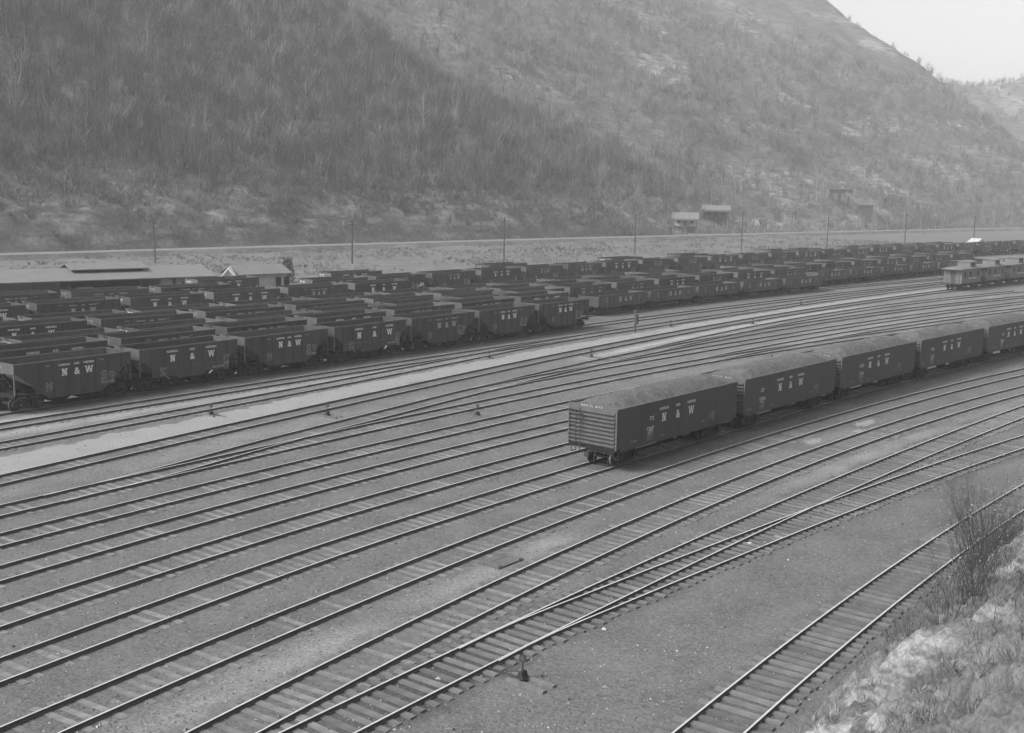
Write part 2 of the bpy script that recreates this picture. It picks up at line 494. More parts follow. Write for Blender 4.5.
# sandy strip between two near tracks, paler gravel elsewhere
nn = fbm(GX * 0.3, GY * 0.3, 5, 4)
band = lambda c, w: np.exp(-((gt - c) / w) ** 2)
t3 = T[3](gs); t4 = T[4](gs)
pale = np.maximum(pale, 0.50 * band(0.5 * (t3 + t4) - 0.2, 0.8) * sstep(12, 20, gs) * (1 - sstep(34, 42, gs)) * np.clip((nn - 0.2) * 2.4, 0, 1))
pale = np.maximum(pale, 0.40 * band(0.5 * (t3 + T[2](gs)), 0.9) * sstep(44, 52, gs) * (1 - sstep(78, 95, gs)) * np.clip((nn - 0.25) * 2.4, 0, 1))
pale = np.maximum(pale, 0.65 * band(0.5 * (t3 + t4), 0.6) * sstep(52, 58, gs) * (1 - sstep(62, 70, gs)) * np.clip((fbm(GX * 0.7, GY * 0.7, 9) - 0.45) * 6, 0, 1))
pale = np.maximum(pale, 0.55 * band(61.4, 0.9) * (1 - sstep(66, 82, gs)))          # between the two tracks in front of the hoppers
pale = np.maximum(pale, 0.75 * band(T[13](gs) + 1.6, 0.5) * sstep(5, 15, gs) * (1 - sstep(75, 100, gs)))
t10, t11 = T[10](gs), T[11](gs)
pale = np.maximum(pale, 0.85 * np.exp(-((gt - (0.5 * (np.maximum(t10, T['10c'](gs)) + t11))) / 0.7) ** 2) * sstep(74, 84, gs) * (1 - sstep(128, 150, gs)))
pale = np.maximum(pale, 0.40 * band(0.5 * (T[9](gs) + T[11](gs)) + 0.4, 1.3) * (1 - sstep(40, 70, gs)) * np.clip((nn - 0.2) * 2, 0, 1))
pale = np.maximum(pale, 0.30 * sstep(62, 90, gs) * (gt > t10 - 9) * (gt < 60) * np.clip((fbm(gs * 0.05, gt * 0.8, 77) - 0.3) * 2.5, 0, 1))
pale = np.maximum(pale, 0.06 * (gt > 120) * np.clip((fbm(GX * 0.12, GY * 0.12, 19) - 0.25) * 2.4, 0, 1))
for kk in (1, 2, '2b', 3, 4, 5, 6, 7, 8, 9, 10, 11):              # darker beds: oil and cinders, plus painted shade between the ties
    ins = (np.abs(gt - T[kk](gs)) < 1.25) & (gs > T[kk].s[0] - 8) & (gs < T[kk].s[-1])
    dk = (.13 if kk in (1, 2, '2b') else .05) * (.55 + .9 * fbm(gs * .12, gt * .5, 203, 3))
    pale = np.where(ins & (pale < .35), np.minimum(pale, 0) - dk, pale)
GZZ = np.full_like(GX, GZ)
field = sstep(118, 135, gt - np.where(gs > 90, -(gs - 90) * 0.12, 0)) * (gs > -200)
GZZ = GZZ + field * (fbm(GX * 0.15, GY * 0.15, 23) - 0.45) * 1.1
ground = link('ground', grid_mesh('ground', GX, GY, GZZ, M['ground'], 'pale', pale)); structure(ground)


def ribbon(name, lo, up, s0, s1, m, z, step=2.0, wob=0.0):
    ss = np.arange(s0, s1 + 0.1, step)
    nw = 4
    X = np.zeros((len(ss), nw)); Y = np.zeros_like(X)
    for i, s in enumerate(ss):
        a = float(lo(s)) + wob * (fbm(np.array(s * 0.9), np.array(1.0), 3) - 0.5) + wob * .7 * (fbm(np.array(s * 3.1), np.array(4.0), 13) - 0.5); b = float(up(s)) + wob * (fbm(np.array(s * 0.9), np.array(9.0), 5) - 0.5) + wob * .9 * (fbm(np.array(s * 3.1), np.array(7.0), 15) - 0.5)
        for j in range(nw):
            p = world(s, a + (b - a) * j / (nw - 1)); X[i, j] = p.x; Y[i, j] = p.y
    return structure(link(name, grid_mesh(name, X[:, ::-1], Y[:, ::-1], np.full_like(X, z), m)))


ribbon('path', PATH_LO, PATH_UP, 6, 200, M['path'], GZ + 0.006, 0.35, 0.8)


# ------------------------------------------------------------------ hills
def road_t(s): return 208.06 - 0.0897 * s - 0.000139 * s * s


def hill_height(X, Y, fine=True):
    s, t = yard(X, Y)
    dt = t - road_t(s)
    n1 = (fbm(X * 0.022, Y * 0.022, 41, 4) - 0.5)
    n2 = (fbm(X * 0.09, Y * 0.09, 51, 4) - 0.5)
    a = 0.62 * (dt - 9) + 4.0 * sstep(6, 13, dt) + n1 * 12 * sstep(10, 60, dt)
    b = 0.74 * (30 - X + 0.06 * (Y - 330)) + n1 * 9
    h1 = np.minimum(smin(a, b, 9), 150)
    a2 = 0.52 * (dt - 24) + n1 * 14 * sstep(20, 90, dt)
    x1 = 317 + 0.34 * (Y - 600)
    b2 = 0.82 * (x1 - X) + n1 * 16
    h2 = np.minimum(smin(a2, b2, 10), 190)
    a3 = np.minimum(0.5 * (Y - 800) + n1 * 20, 112 - 0.10 * np.abs(X - 440) + n1 * 26)
    h = smax(smax(h1, h2, 5), a3, 8)
    h = np.maximum(h, -0.6 + 1.2 * sstep(30, 120, dt))
    h = h + n2 * 3.0 * sstep(6, 25, dt)
    led = np.abs(fbm(s * 0.16, h * 0.30 + t * 0.05, 57, 4) - 0.5)
    h = h + (0.22 - led) * 9.0 * np.exp(-((h - 6) / 6.0) ** 2) * sstep(7, 14, dt)
    return h, dt


hx = np.concatenate([np.arange(-240, 240, 1.9), np.arange(240, 690, 8)])
hy = np.concatenate([np.arange(185, 400, 1.5), np.arange(400, 620, 2.8), np.arange(620, 1235, 9)])
HX, HY = np.meshgrid(hx, hy)
HH, HDT = hill_height(HX, HY)
hs, ht = yard(HX, HY)
HH = np.where(HDT < 5.5, np.minimum(HH, -1.5), HH)
rock = fbm(HX * 0.10, HY * 0.10, 61, 4)
rock = fbm(hs * 0.22, HH * 0.55, 61, 4); hp = 0.8 * np.clip((rock - 0.47) * 8, 0, 1) * np.exp(-((HH - 7) / 6.5) ** 2) * (HX < 60)
hp = np.maximum(hp, 0.6 * np.clip((fbm(HX * 0.03, HY * 0.03, 71) - 0.55) * 5, 0, 1))
hp = np.maximum(hp, 0.55 * np.clip((fbm(HX * 0.016, HH * 0.12, 75) - 0.58) * 7, 0, 1) * (HX > 40))
behind = np.clip((HX - (30 + .06 * (HY - 330)) + HH / .74 + 6) / 14, 0, 1)
hp = np.maximum(hp * (1 - .35 * (1 - behind)), 0.12 * behind)
# an open bench along the right-hand hill and a clearing high above the saddle
hp = np.maximum(hp, 0.9 * np.exp(-((HH - 52) / 2.2) ** 2) * (HX > 232) * (HY < 780))
hp = np.maximum(hp, 0.8 * np.exp(-((HX + 17) / 9) ** 2 - ((HH - 49.5) / 1.3) ** 2) * (HY > 405) * (HY < 470))
hp = np.maximum(hp, 0.6 * np.exp(-((HX - 122) / 5) ** 2 - ((HH - 70) / 8) ** 2) * np.clip((rock - .4) * 4, 0, 1) * (HY > 560))
hillside = link('hillside', grid_mesh('hillside', HX, HY, HH, M['hill'], 'pale', hp)); structure(hillside)

rs = np.arange(20, 560, 4.0)
X = np.zeros((len(rs), 3)); Y = np.zeros_like(X)
for i, s in enumerate(rs):
    for j, o in enumerate((2.4, 0, -2.4)):
        p = world(s, road_t(s) + o); X[i, j] = p.x; Y[i, j] = p.y
structure(link('road', grid_mesh('road', X, Y, np.full_like(X, 0.75), M['road'])))
# low shoulder that carries the road
mb = MB()
for i in range(len(rs) - 1):
    q = []
    for s in (rs[i], rs[i + 1]):
        t0 = road_t(s)
        q.append([world(s, t0 - 7.5, GZ - 0.6), world(s, t0 - 3.6, 0.745), world(s, t0 + 3.6, 0.745), world(s, t0 + 7, GZ - 0.6)])
    for j in range(3):
        mb.face([q[0][j], q[1][j], q[1][j + 1], q[0][j + 1]])
o = mb.obj('road_shoulder', M['hill']); structure(o)
a = o.data.attributes.new('pale', 'FLOAT', 'POINT')
a.data.foreach_set('value', np.full(len(o.data.vertices), 0.10, dtype=np.float32))

# ------------------------------------------------------------------ bank in the near right corner
bx = np.arange(-12, 60, 0.18); by = np.arange(-14, 70, 0.2)
BX, BY = np.meshgrid(bx, by)
BH, BD = bank_height(BX, BY)
bs, bt = yard(BX, BY)
veg = fbm(bs * 0.33 + 7, bt * 0.12, 31, 4)
bp = (1 - .8 * sstep(3.0, 5.2, BD)) * np.clip((veg - 0.40) * 6 + 0.15, 0, 1) * np.clip(1.25 - 0.9 * sstep(38, 48, bs), 0, 1) * np.clip(0.5 + (fbm(BX * 1.1, BY * 1.1, 91) - 0.35) * 2.2, 0, 1)
me = grid_mesh('bank', BX, BY, BH, M['bank'], 'pale', bp)
structure(link('earth_bank', me))


# ------------------------------------------------------------------ lettering
def font_mesh(text, size, bold=0.0):
    cu = bpy.data.curves.new('txt', 'FONT'); cu.body = text; cu.size = size; cu.offset = bold; cu.align_x = 'CENTER'
    cu.resolution_u = 2
    ob = bpy.data.objects.new('txt', cu); COL.objects.link(ob)
    dg = bpy.context.evaluated_depsgraph_get(); dg.update()
    me = bpy.data.meshes.new_from_object(ob.evaluated_get(dg))
    vs = [tuple(v.co) for v in me.vertices]; fs = [tuple(p.vertices) for p in me.polygons]
    bpy.data.objects.remove(ob); bpy.data.curves.remove(cu); bpy.data.meshes.remove(me)
    return vs, fs


class Sign:
    """flat lettering laid out in (u, v), later stood up on a wall"""
    def __init__(self): self.v = []; self.f = []; self.k = 0; self.mi = []; self.cur = 0

    def poly(self, pts):
        b = len(self.v); self.k += 1
        self.v += [(p[0], p[1], 0.0003 * (self.k % 12)) for p in pts]; self.f.append(tuple(range(b, b + len(pts)))); self.mi.append(self.cur)

    def rect(self, u0, v0, u1, v1): self.poly([(u0, v0), (u1, v0), (u1, v1), (u0, v1)])

    def stroke(self, a, b, w):
        """sloping stroke with level ends"""
        self.poly([(a[0] - w / 2, a[1]), (a[0] + w / 2, a[1]), (b[0] + w / 2, b[1]), (b[0] - w / 2, b[1])])

    def text(self, s, size, u, v, bold=0.0, sx=1.0):
        vs, fs = font_mesh(s, size, bold); b = len(self.v); self.k += 1
        self.v += [(u + p[0] * sx, v + p[1], 0.0003 * (self.k % 12)) for p in vs]; self.f += [tuple(b + i for i in f) for f in fs]; self.mi += [self.cur] * len(fs)

    def big_n(self, u, v, h):
        w = h * 0.20; W = h * 0.95
        self.rect(u + .10 * h, v, u + .10 * h + w, v + h); self.rect(u + W - .10 * h - w, v, u + W - .10 * h, v + h)
        self.stroke((u + W - .10 * h - w * .8, v), (u + .10 * h + w * .8, v + h), w * 1.5)
        self.rect(u - .02 * h, v, u + .42 * h, v + .13 * h); self.rect(u, v + .87 * h, u + .32 * h, v + h); self.rect(u + W - .42 * h, v + .87 * h, u + W + .02 * h, v + h)
        return W

    def big_w(self, u, v, h):
        w = h * 0.20; W = h * 1.25
        self.stroke((u + .34 * h, v), (u + .12 * h, v + h), w); self.stroke((u + .36 * h, v), (u + .62 * h, v + h), w * .9)
        self.stroke((u + .88 * h, v), (u + .62 * h, v + h), w); self.stroke((u + .90 * h, v), (u + 1.13 * h, v + h), w * .9)
        for c in (.12, .62, 1.13): self.rect(u + (c - .19) * h, v + .88 * h, u + (c + .19) * h, v + h)
        return W

    def marks(self, u, v, w, h, n, r, m=1):
        """a line of stencilled characters too small to read"""
        x = u; cw = w / n; self.cur = m
        for i in range(n):
            if r.random() < 0.12: x += cw; continue
            c = cw * 0.72; k = r.randrange(4); th = h * 0.24
            if k in (0, 2): self.rect(x, v, x + c * .35, v + h)
            if k in (0, 1): self.rect(x, v + h - th, x + c, v + h)
            if k in (1, 2, 3): self.rect(x, v, x + c, v + th)
            if k in (1, 3): self.rect(x + c * .6, v, x + c, v + h)
            if k == 3: self.rect(x, v + h * .42, x + c, v + h * .42 + th)
            x += cw
        self.cur = 0

    def herald(self, uc, v, h, gap, small):
        """N & W with the small words over the letters"""
        self.big_n(uc - gap - h * .475, v, h); self.text('&', h * 1.38, uc, v, h * .035); self.big_w(uc + gap - h * .62, v, h)
        sv = v + h * 1.42
        self.text('NORFOLK', small, uc - gap, sv, .006, 1.0); self.text('AND', small, uc, sv, .006, 1.0); self.text('WESTERN', small, uc + gap, sv, .006, 1.0)

    def wall_mesh(self, side, m):
        """side -1: read from -y; +1: read from +y"""
        me = bpy.data.meshes.new('lettering')
        if side < 0: vs = [(p[0], -p[2], p[1]) for p in self.v]
        else: vs = [(-p[0], p[2], p[1]) for p in self.v]
        me.from_pydata(vs, [], self.f); me.materials.append(m); me.materials.append(M['letter_faint']); me.polygons.foreach_set('material_index', self.mi); me.update()
        return me

    def end_mesh(self, m):
        """read from -x"""
        me = bpy.data.meshes.new('lettering')
        me.from_pydata([(-p[2], -p[0], p[1]) for p in self.v], [], self.f); me.materials.append(m); me.materials.append(m); me.update()
        return me


def letter_hopper(seed, wide, hr=None):
    r = random.Random(seed); g = Sign()
    hr = hr or (0.1, 1.94, 0.44, 1.6 if wide else 0.85)
    g.herald(hr[0], hr[1], hr[2], hr[3], 0.17 if not wide else 0.20)
    for i in range(2 if not wide else 0): g.marks((-2.0, 1.65)[i], 2.62, .38, .09, 5, r)
    for i in range(5): g.marks(1.75 if not wide else 2.75, 1.85 - i * .14, .5, .09, 5, r)
    for i in range(4): g.marks(2.35 if not wide else 2.75, 1.75 - i * .14 - (.4 if wide else 0), .45, .09, 5, r)
    g.marks(1.8, 1.12, 1.0, .14, 8, r)
    for i in range(5): g.marks(-2.05 if not wide else -2.5, 1.55 - i * .12, .5, .08, 5, r)
    return g


def letter_gondola(seed, left=True):
    r = random.Random(seed); g = Sign()
    g.herald(-0.35, 1.98, 0.44, 1.35, 0.19)
    c = -3.3 if left else -4.2
    g.marks(c, 2.18, .66, .22, 5, r, 0); g.marks(c, 1.92 - .26, .70, .20, 5, r, 0)
    for i in range(5): g.marks(c + .05, 1.56 - i * .10, .55, .07, 6, r, 0 if i < 2 else 1)
    g.marks(c - 1.5, 1.28, .6, .07, 6, r); g.marks(c + 1.2, 1.20, .5, .06, 6, r)
    for i in range(3): g.marks(2.9, 1.72 - i * .13, .7, .08, 7, r)
    g.marks(2.2, 1.35, .6, .07, 7, r); g.marks(3.3, 1.30, .3, .1, 2, r)
    return g


def letter_low(seed):
    r = random.Random(seed); g = Sign()
    g.big_n(-1.0, 1.32, 0.55); g.text('&', .74, 0.35, 1.32, .02); g.big_w(1.0, 1.32, 0.55)
    for i in range(5): g.marks(-3.6, 1.85 - i * .13, .5, .08, 5, r)
    for i in range(4): g.marks(2.9, 1.80 - i * .13, .5, .08, 5, r)
    return g


# ------------------------------------------------------------------ running gear
def wheel_mb(x, side, face_bright=False):
    mb = MB(); y = side * 0.72
    mb.tube((x, y - .055, .39), (x, y + .055, .39), .39, .39, 18, False, 0 if not face_bright else 1)
    mb.tube((x, y - side * .055, .39), (x, y - side * .10, .39), .44, .44, 18, True, 0)     # flange
    mb.tube((x, y + side * .05, .39), (x, y + side * .06, .39), .39, .30, 18, True, 0)
    mb.tube((x, y + side * .03, .39), (x, y + side * .13, .39), .10, .09, 10, True, 0)
    return mb


def side_frame_mb(side):
    mb = MB(); y = side * 0.93
    mb.bar((-1.02, y, .46), (-.55, y, .72), .12, .14); mb.bar((1.02, y, .46), (.55, y, .72), .12, .14)
    mb.bar((-.57, y, .72), (.57, y, .72), .12, .14)
    mb.bar((-1.02, y, .40), (-.38, y, .20), .11, .12); mb.bar((1.02, y, .40), (.38, y, .20), .11, .12)
    mb.bar((-.40, y, .19), (.40, y, .19), .11, .13)
    mb.bar((-.30, y, .2), (-.30, y, .7), .12, .14); mb.bar((.30, y, .2), (.30, y, .7), .12, .14)
    for x in (-.77, .77): mb.box(x - .15, x + .15, y - .10, y + .10, .27, .52)
    for x in (-.13, 0, .13): mb.tube((x, y, .26), (x, y, .6), .055, .055, 6)
    return mb


def bolster_mb():
    mb = MB(); mb.box(-.17, .17, -.95, .95, .50, .72)
    for x in (-.77, .77): mb.tube((x, -.66, .39), (x, .66, .39), .075, .075, 8)
    mb.box(-.5, -.42, -.7, .7, .30, .42); mb.box(.42, .5, -.7, .7, .30, .42)
    return mb


def make_truck(root, x, full):
    if full:
        tr = bolster_mb().obj('truck', M['truck'], root, (x, 0, 0))
        for side in (-1, 1):
            side_frame_mb(side).obj('side_frame', M['truck'], tr)
            for wx in (-.77, .77): wheel_mb(wx, side, True).obj('wheel', [M['truck'], M['tread_dark']], tr)
    else:
        mb = bolster_mb(); mb.cur = 0
        for side in (-1, 1):
            sf = side_frame_mb(side); b = len(mb.v); mb.v += sf.v; mb.f += [tuple(b + i for i in f) for f in sf.f]; mb.mi += sf.mi
            for wx in (-.77, .77): mb.tube((wx, side * .78, .39), (wx, side * .66, .39), .39, .39, 12)
        mb.obj('truck', M['truck'], root, (x, 0, 0))


def coupler_mb(x, d):
    mb = MB()
    mb.box(min(x, x + d * .32), max(x, x + d * .32), -.07, .07, .66, .80)
    mb.box(min(x + d * .30, x + d * .46), max(x + d * .30, x + d * .46), -.13, .10, .60, .86)
    return mb


# ------------------------------------------------------------------ hopper cars
def make_hopper(kind, full, label):
    root = thing('hopper_car', label, 'hopper car', (0, 0, 0))
    H, W, TOP = 4.04, 1.40, 2.90
    if kind == 'twin':
        poly = [(-H, TOP), (H, TOP), (H, 2.42), (2.72, 1.42), (2.72, 1.00), (2.3, .96), (1.75, .62), (-1.75, .62), (-2.3, .96), (-2.72, 1.00), (-2.72, 1.42), (-H, 2.42)]
    else:
        poly = [(-H, TOP), (H, TOP), (H, 2.30), (3.05, 1.45), (3.05, .95), (-3.05, .95), (-3.05, 1.45), (-H, 2.30)]
    poly = poly[::-1]
    for side in (-1, 1):
        mb = MB(); y = side * W
        mb.prism_y(poly, y - .02, y + .02, 0)
        # inner skin of the side
        ins = [(-H + .04, TOP - .03), (H - .04, TOP - .03), (H - .04, 2.44), (1.0, .80), (-1.0, .80), (-H + .04, 2.44)][::-1]
        mb.prism_y(ins, y - side * .034 - .006, y - side * .034 + .006, 1)
        mb.box(-H - .02, H + .02, y - .05, y + .05, TOP - .012, TOP + .075, 2)              # top chord
        xs = [-3.35, -2.4, -1.45, -.48, .48, 1.45, 2.4, 3.35] if kind == 'twin' else [-3.1, -2.05, -1.0, 0.05, 1.05, 2.1, 3.15]
        for x in xs:
            zb = (2.0 if abs(x) > 2.72 else (1.0 if abs(x) > 1.85 else .66)) if kind == 'twin' else .97
            mb.box(x - .045, x + .045, y + side * .021 - .05, y + side * .021 + .05, zb, TOP - .014, 0)
        if kind != 'twin':
            mb.box(-3.0, 3.0, y + side * .022 - .02, y + side * .022 + .02, 1.48, 1.54, 2)
        mb.obj('side_panel', [M['car'], M['car_inside'], M['car_edge']], root)
        # side sill and corner posts
    zl, xl = (2.42, .95) if kind == 'twin' else (2.32, 1.6)
    for d in (-1, 1):
        mb = MB()
        a = (d * (H - .03), 0, zl); b = (d * xl, 0, .74)
        w = W - .05
        dn = Vector((a[0] - b[0], 0, a[2] - b[2])).normalized(); nrm = Vector((-dn.z * d, 0, abs(dn.x)))
        top = [Vector((a[0], -w, a[2])), Vector((b[0], -w, b[2])), Vector((b[0], w, b[2])), Vector((a[0], w, a[2]))]
        mb.hexa([p - nrm * .03 for p in top] + [p for p in top], 0)
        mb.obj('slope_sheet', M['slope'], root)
        mb = MB()
        x0, x1 = sorted((d * (H - .035), d * H))
        mb.box(x0, x1, -W + .06, W - .06, zl - .04, TOP - .02, 0)
        mb.box(x0 - .03, x1 + .03, -W + .055, W - .055, TOP - .018, TOP + .07, 0)
        mb.box(x0 - .025, x1 + .025, -W + .06, W - .06, zl - .1, zl - .045, 0)
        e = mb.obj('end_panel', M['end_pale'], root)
    # ridge inside, bays below
    mb = MB()
    mb.prism_y([(-.95, .73), (.95, .73), (0, 1.45)], -W + .05, W - .05)
    mb.obj('hopper_ridge', M['car_inside'], root)
    mb = MB()
    bays = [(-1.75, -.15), (.15, 1.75)] if kind == 'twin' else [(-2.3, -1.35), (-1.15, -.1), (.1, 1.15), (1.35, 2.3)]
    for (x0, x1) in bays:
        c = .5 * (x0 + x1); zt = .60 if kind == 'twin' else .93
        mb.prism_y([(x0, zt), (c - .25, .27), (c + .2, .27), (x1, zt)], -1.18, 1.18)
    for d in (-1, 1):
        for side in (-1, 1):
            x0, x1 = sorted((d * 2.5, d * H)); mb.box(x0, x1, side * 1.36 - .05, side * 1.36 + .05, .93, 1.06)
            pb = MB(); pb.bar((d * (H - .04), side * 1.345, 1.0), (d * (H - .04), side * 1.345, TOP - .03), .085, .085); pb.obj('corner_post', M['car_edge'], root)
        x0, x1 = sorted((d * (H - .14), d * (H + .02))); mb.box(x0, x1, -1.40, 1.40, .86, 1.08)
        mb.box(d * 3.05 - .12, d * 3.05 + .12, -1.25, 1.25, .76, .98)
        mb.bar((d * 3.1, 0, .98), (d * (H - .1), 0, 2.3), .07, .09)
    mb.box(-H, H, -.17, .17, .72, .96)
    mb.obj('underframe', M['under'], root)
    # ladders and grab irons at diagonal corners
    for d, side in ((1, -1), (-1, 1)):
        mb = MB(); y = side * 1.40
        for x in (d * (H - .03), d * (H - .50)): mb.bar((x, y, 1.06), (x, y, 2.35 if abs(x) > 4 else 2.05), .05, .05)
        for z in (1.22, 1.48, 1.74, 2.0): mb.bar((d * (H - .50), y, z), (d * (H - .03), y, z), .03, .03)
        mb.obj('ladder', M['car'], root)
    mb = MB()
    mb.tube((-H - .10, .55, .9), (-H - .10, .55, 3.05), .022, .022, 6)
    for k in range(12):
        a0, a1 = 2 * math.pi * k / 12, 2 * math.pi * (k + 1) / 12
        mb.bar((-H - .10 + .2 * math.cos(a0), .55 + .2 * math.sin(a0), 3.05), (-H - .10 + .2 * math.cos(a1), .55 + .2 * math.sin(a1), 3.05), .03, .03)
    for k in range(3):
        a0 = 2 * math.pi * k / 3; mb.bar((-H - .10, .55, 3.05), (-H - .10 + .2 * math.cos(a0), .55 + .2 * math.sin(a0), 3.05), .025, .025)
    mb.obj('brake_wheel', M['iron'], root)
    g = letter_hopper(11 if kind == 'twin' else 12, kind != 'twin')
    for side in (-1, 1):
        o = link('lettering', g.wall_mesh(side, M['letter']), root, (0, side * (W + .075), 0))
    e = Sign(); e.marks(-.55, 2.62, 1.0, .13, 8, random.Random(3)); e.marks(-.45, 2.48, .8, .08, 8, random.Random(4))
    link('lettering', e.end_mesh(M['letter']), root, (-H - .006, .5, 0))
    for d in (-1, 1):
        make_truck(root, d * 2.95, full)
        coupler_mb(d * (H - .02), d).obj('coupler', M['iron'], root)
    return root


def make_low_gondola(label):
    root = thing('drop_end_gondola', label, 'gondola car')
    H, W, TOP = 4.85, 1.38, 2.12
    for side in (-1, 1):
        mb = MB(); y = side * W
        mb.box(-H, H, y - .03, y + .03, .95, TOP, 0)
        mb.box(-H - .02, H + .02, y - .06, y + .06, TOP + .002, TOP + .08, 1)
        for i in range(11):
            x = -H + .3 + i * (2 * H - .6) / 10
            mb.box(x - .05, x + .05, y + side * .035 - .04, y + side * .035 + .04, .90, TOP - .004, 0)
        mb.box(-H + .5, H - .5, y + side * .02 - .05, y + side * .02 + .05, .80, .945, 0)
        mb.obj('side_panel', [M['car'], M['car_edge']], root)
    for d in (-1, 1):
        mb = MB(); x0, x1 = sorted((d * (H - .05), d * H)); mb.box(x0, x1, -W + .035, W - .035, .96, TOP - .05); mb.obj('end_panel', M['end_pale'], root)
    mb = MB(); mb.box(-H + .06, H - .06, -W + .04, W - .04, .96, 1.04); mb.obj('floor', M['car_inside'], root)
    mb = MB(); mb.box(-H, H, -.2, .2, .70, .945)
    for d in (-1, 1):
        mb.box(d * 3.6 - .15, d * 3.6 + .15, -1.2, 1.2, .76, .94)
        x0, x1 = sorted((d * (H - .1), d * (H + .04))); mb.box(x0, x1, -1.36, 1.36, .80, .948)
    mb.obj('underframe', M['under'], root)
    g = letter_low(21)
    for side in (-1, 1): link('lettering', g.wall_mesh(side, M['letter']), root, (0, side * (W + .082), 0))
    for d in (-1, 1):
        make_truck(root, d * 3.6, False); coupler_mb(d * H, d).obj('coupler', M['iron'], root)
    return root


def make_load(length, W, z0, crown, seed, name='coal_load', base_pad=.03):
    """heaped load, uneven on top"""
    nx, ny = 190, 48
    u = np.linspace(-1, 1, nx); v = np.linspace(-1, 1, ny)
    U, V = np.meshgrid(u, v)
    X = U * length / 2; Y = V * W
    prof = (1 - np.abs(V) ** 2.2) * np.clip((1 - np.abs(U)) * length / 2 / 1.5, 0, 1) ** .8
    n = fbm(X * .8 + seed * 9, Y * .8 + seed, seed, 4) - .5; n2 = fbm(X * 3 + seed, Y * 3, seed + 5, 3) - .5
    Z = z0 + crown * prof + n * .17 * np.minimum(1, prof * 3) + n2 * .08 * np.minimum(1, prof * 4 + .2) + (fbm(X * 7 + seed, Y * 7, seed + 9, 2) - .5) * .06
    return grid_mesh(name, X, Y, Z, M['coal'])


VAR = {}


def vary_lettering(o, kind, r):
    """give a copied hopper another of the stencil layouts"""
    if kind == 'low': return
    if kind not in VAR:
        VAR[kind] = []
        for q, (du, v, h, g_) in enumerate([(-.35, 2.02, .40, .80), (.3, 1.86, .48, .95), (0, 2.0, .36, .70)]):
            g = letter_hopper(40 + q, kind == 'quad', (du, v, h, g_ * (1.8 if kind == 'quad' else 1)))
            VAR[kind].append(g.wall_mesh(-1, M['letter']))
    k = r.randrange(5)
    if k < 3:
        for ch in o.children:
            if ch.name.startswith('lettering') and ch.location.y < -1: ch.data = VAR[kind][k]


def letter_object(root, m):
    for ch in root.children:
        if ch.name.startswith('lettering') and len(ch.material_slots):
            ch.material_slots[0].link = 'OBJECT'; ch.material_slots[0].material = m


ORD = ['first', 'second', 'third', 'fourth', 'fifth', 'sixth', 'seventh', 'eighth', 'ninth', 'tenth', 'eleventh', 'twelfth', 'thirteenth', 'fourteenth',
       'fifteenth', 'sixteenth', 'seventeenth', 'eighteenth', 'nineteenth', 'twentieth', 'twenty-first', 'twenty-second', 'twenty-third', 'twenty-fourth', 'twenty-fifth', 'twenty-sixth', 'twenty-seventh', 'twenty-eighth', 'twenty-ninth', 'thirtieth']
PROTO = {}


def place(proto, key, s, label, group, first):
    cv = T[key]
    if first: o = proto
    else: o = copy_tree(proto)
    o.location = cv.pos(s); o.rotation_euler = (0, 0, cv.heading(s))
    o['label'] = label; o['group'] = group
    return o


used = {}


def get(kind, full, key, s, label, group):
    kk = (kind, full)
    first = kk not in PROTO
    if first:
        PROTO[kk] = make_low_gondola('x') if kind == 'low' else make_hopper(kind, full, 'x')
    return place(PROTO[kk], key, s, label, group, first)


GROUP = 'empty coal hoppers standing in rows'
R = random.Random(5)


def row(k, segs, rowname, full=False):
    n = 0
    for (kinds, s_first, count, pitch, skips) in segs:
        for i in range(count):
            if i in skips: continue
            s = s_first + i * pitch + pitch / 2
            cv = T[k]; pa, pb = cv.pos(s - pitch / 2, 1.4), cv.pos(s + pitch / 2, -1.4)
            if pb.x / pb.y < -.447 or pa.x / pa.y > .44: continue          # wholly outside the picture
            kind = kinds[i % len(kinds)] if isinstance(kinds, (list, tuple)) else kinds
            faint = R.random() < .33
            if full: faint = i in (6,)
            look = {'twin': 'twin-bay coal hopper', 'quad': 'long-seamed coal hopper', 'low': 'low ribbed gondola'}[kind]
            lab = '%s %s, %s from left in the %s row' % ('faintly lettered' if faint else 'dark', look, ORD[n], rowname)
            o = get(kind, full, k, s, lab, GROUP if kind != 'low' else 'low gondolas among the hopper rows')
            if n or not full: vary_lettering(o, kind, R)
            if faint: letter_object(o, M['letter_faint'])
            n += 1


Tw, Qd = 'twin', 'quad'
row('A', [([Tw, Tw, Tw, Qd, Tw, Qd, Tw, Tw, Tw], 17.25, 9, 8.75, ())], 'front', True)
row('B', [([Tw, Qd, Tw], 27.4, 8, 9.15, ()), ('low', 105.5, 5, 10.4, ())], 'second')
row('C', [([Qd, Tw], 31.1, 14, 9.2, ()), ('low', 162.5, 6, 10.4, ())], 'third')
row('D', [([Tw, Qd, Tw, Tw], 32.9, 21, 9.2, ())], 'fourth')
row('E', [([Qd, Tw], 38.5, 11, 9.2, ()), ([Tw, Qd], 152, 9, 9.2, ())], 'fifth')
row('F', [([Qd, Qd, Tw], 35.6, 7, 9.1, ())], 'sixth')
row('G', [([Tw, Qd, Tw], 53.0, 29, 9.2, (3,))], 'seventh')
row('H', [([Qd, Tw], 80.0, 21, 9.2, (1, 3, 4, 6, 7, 9, 11, 12, 15))], 'rearmost')


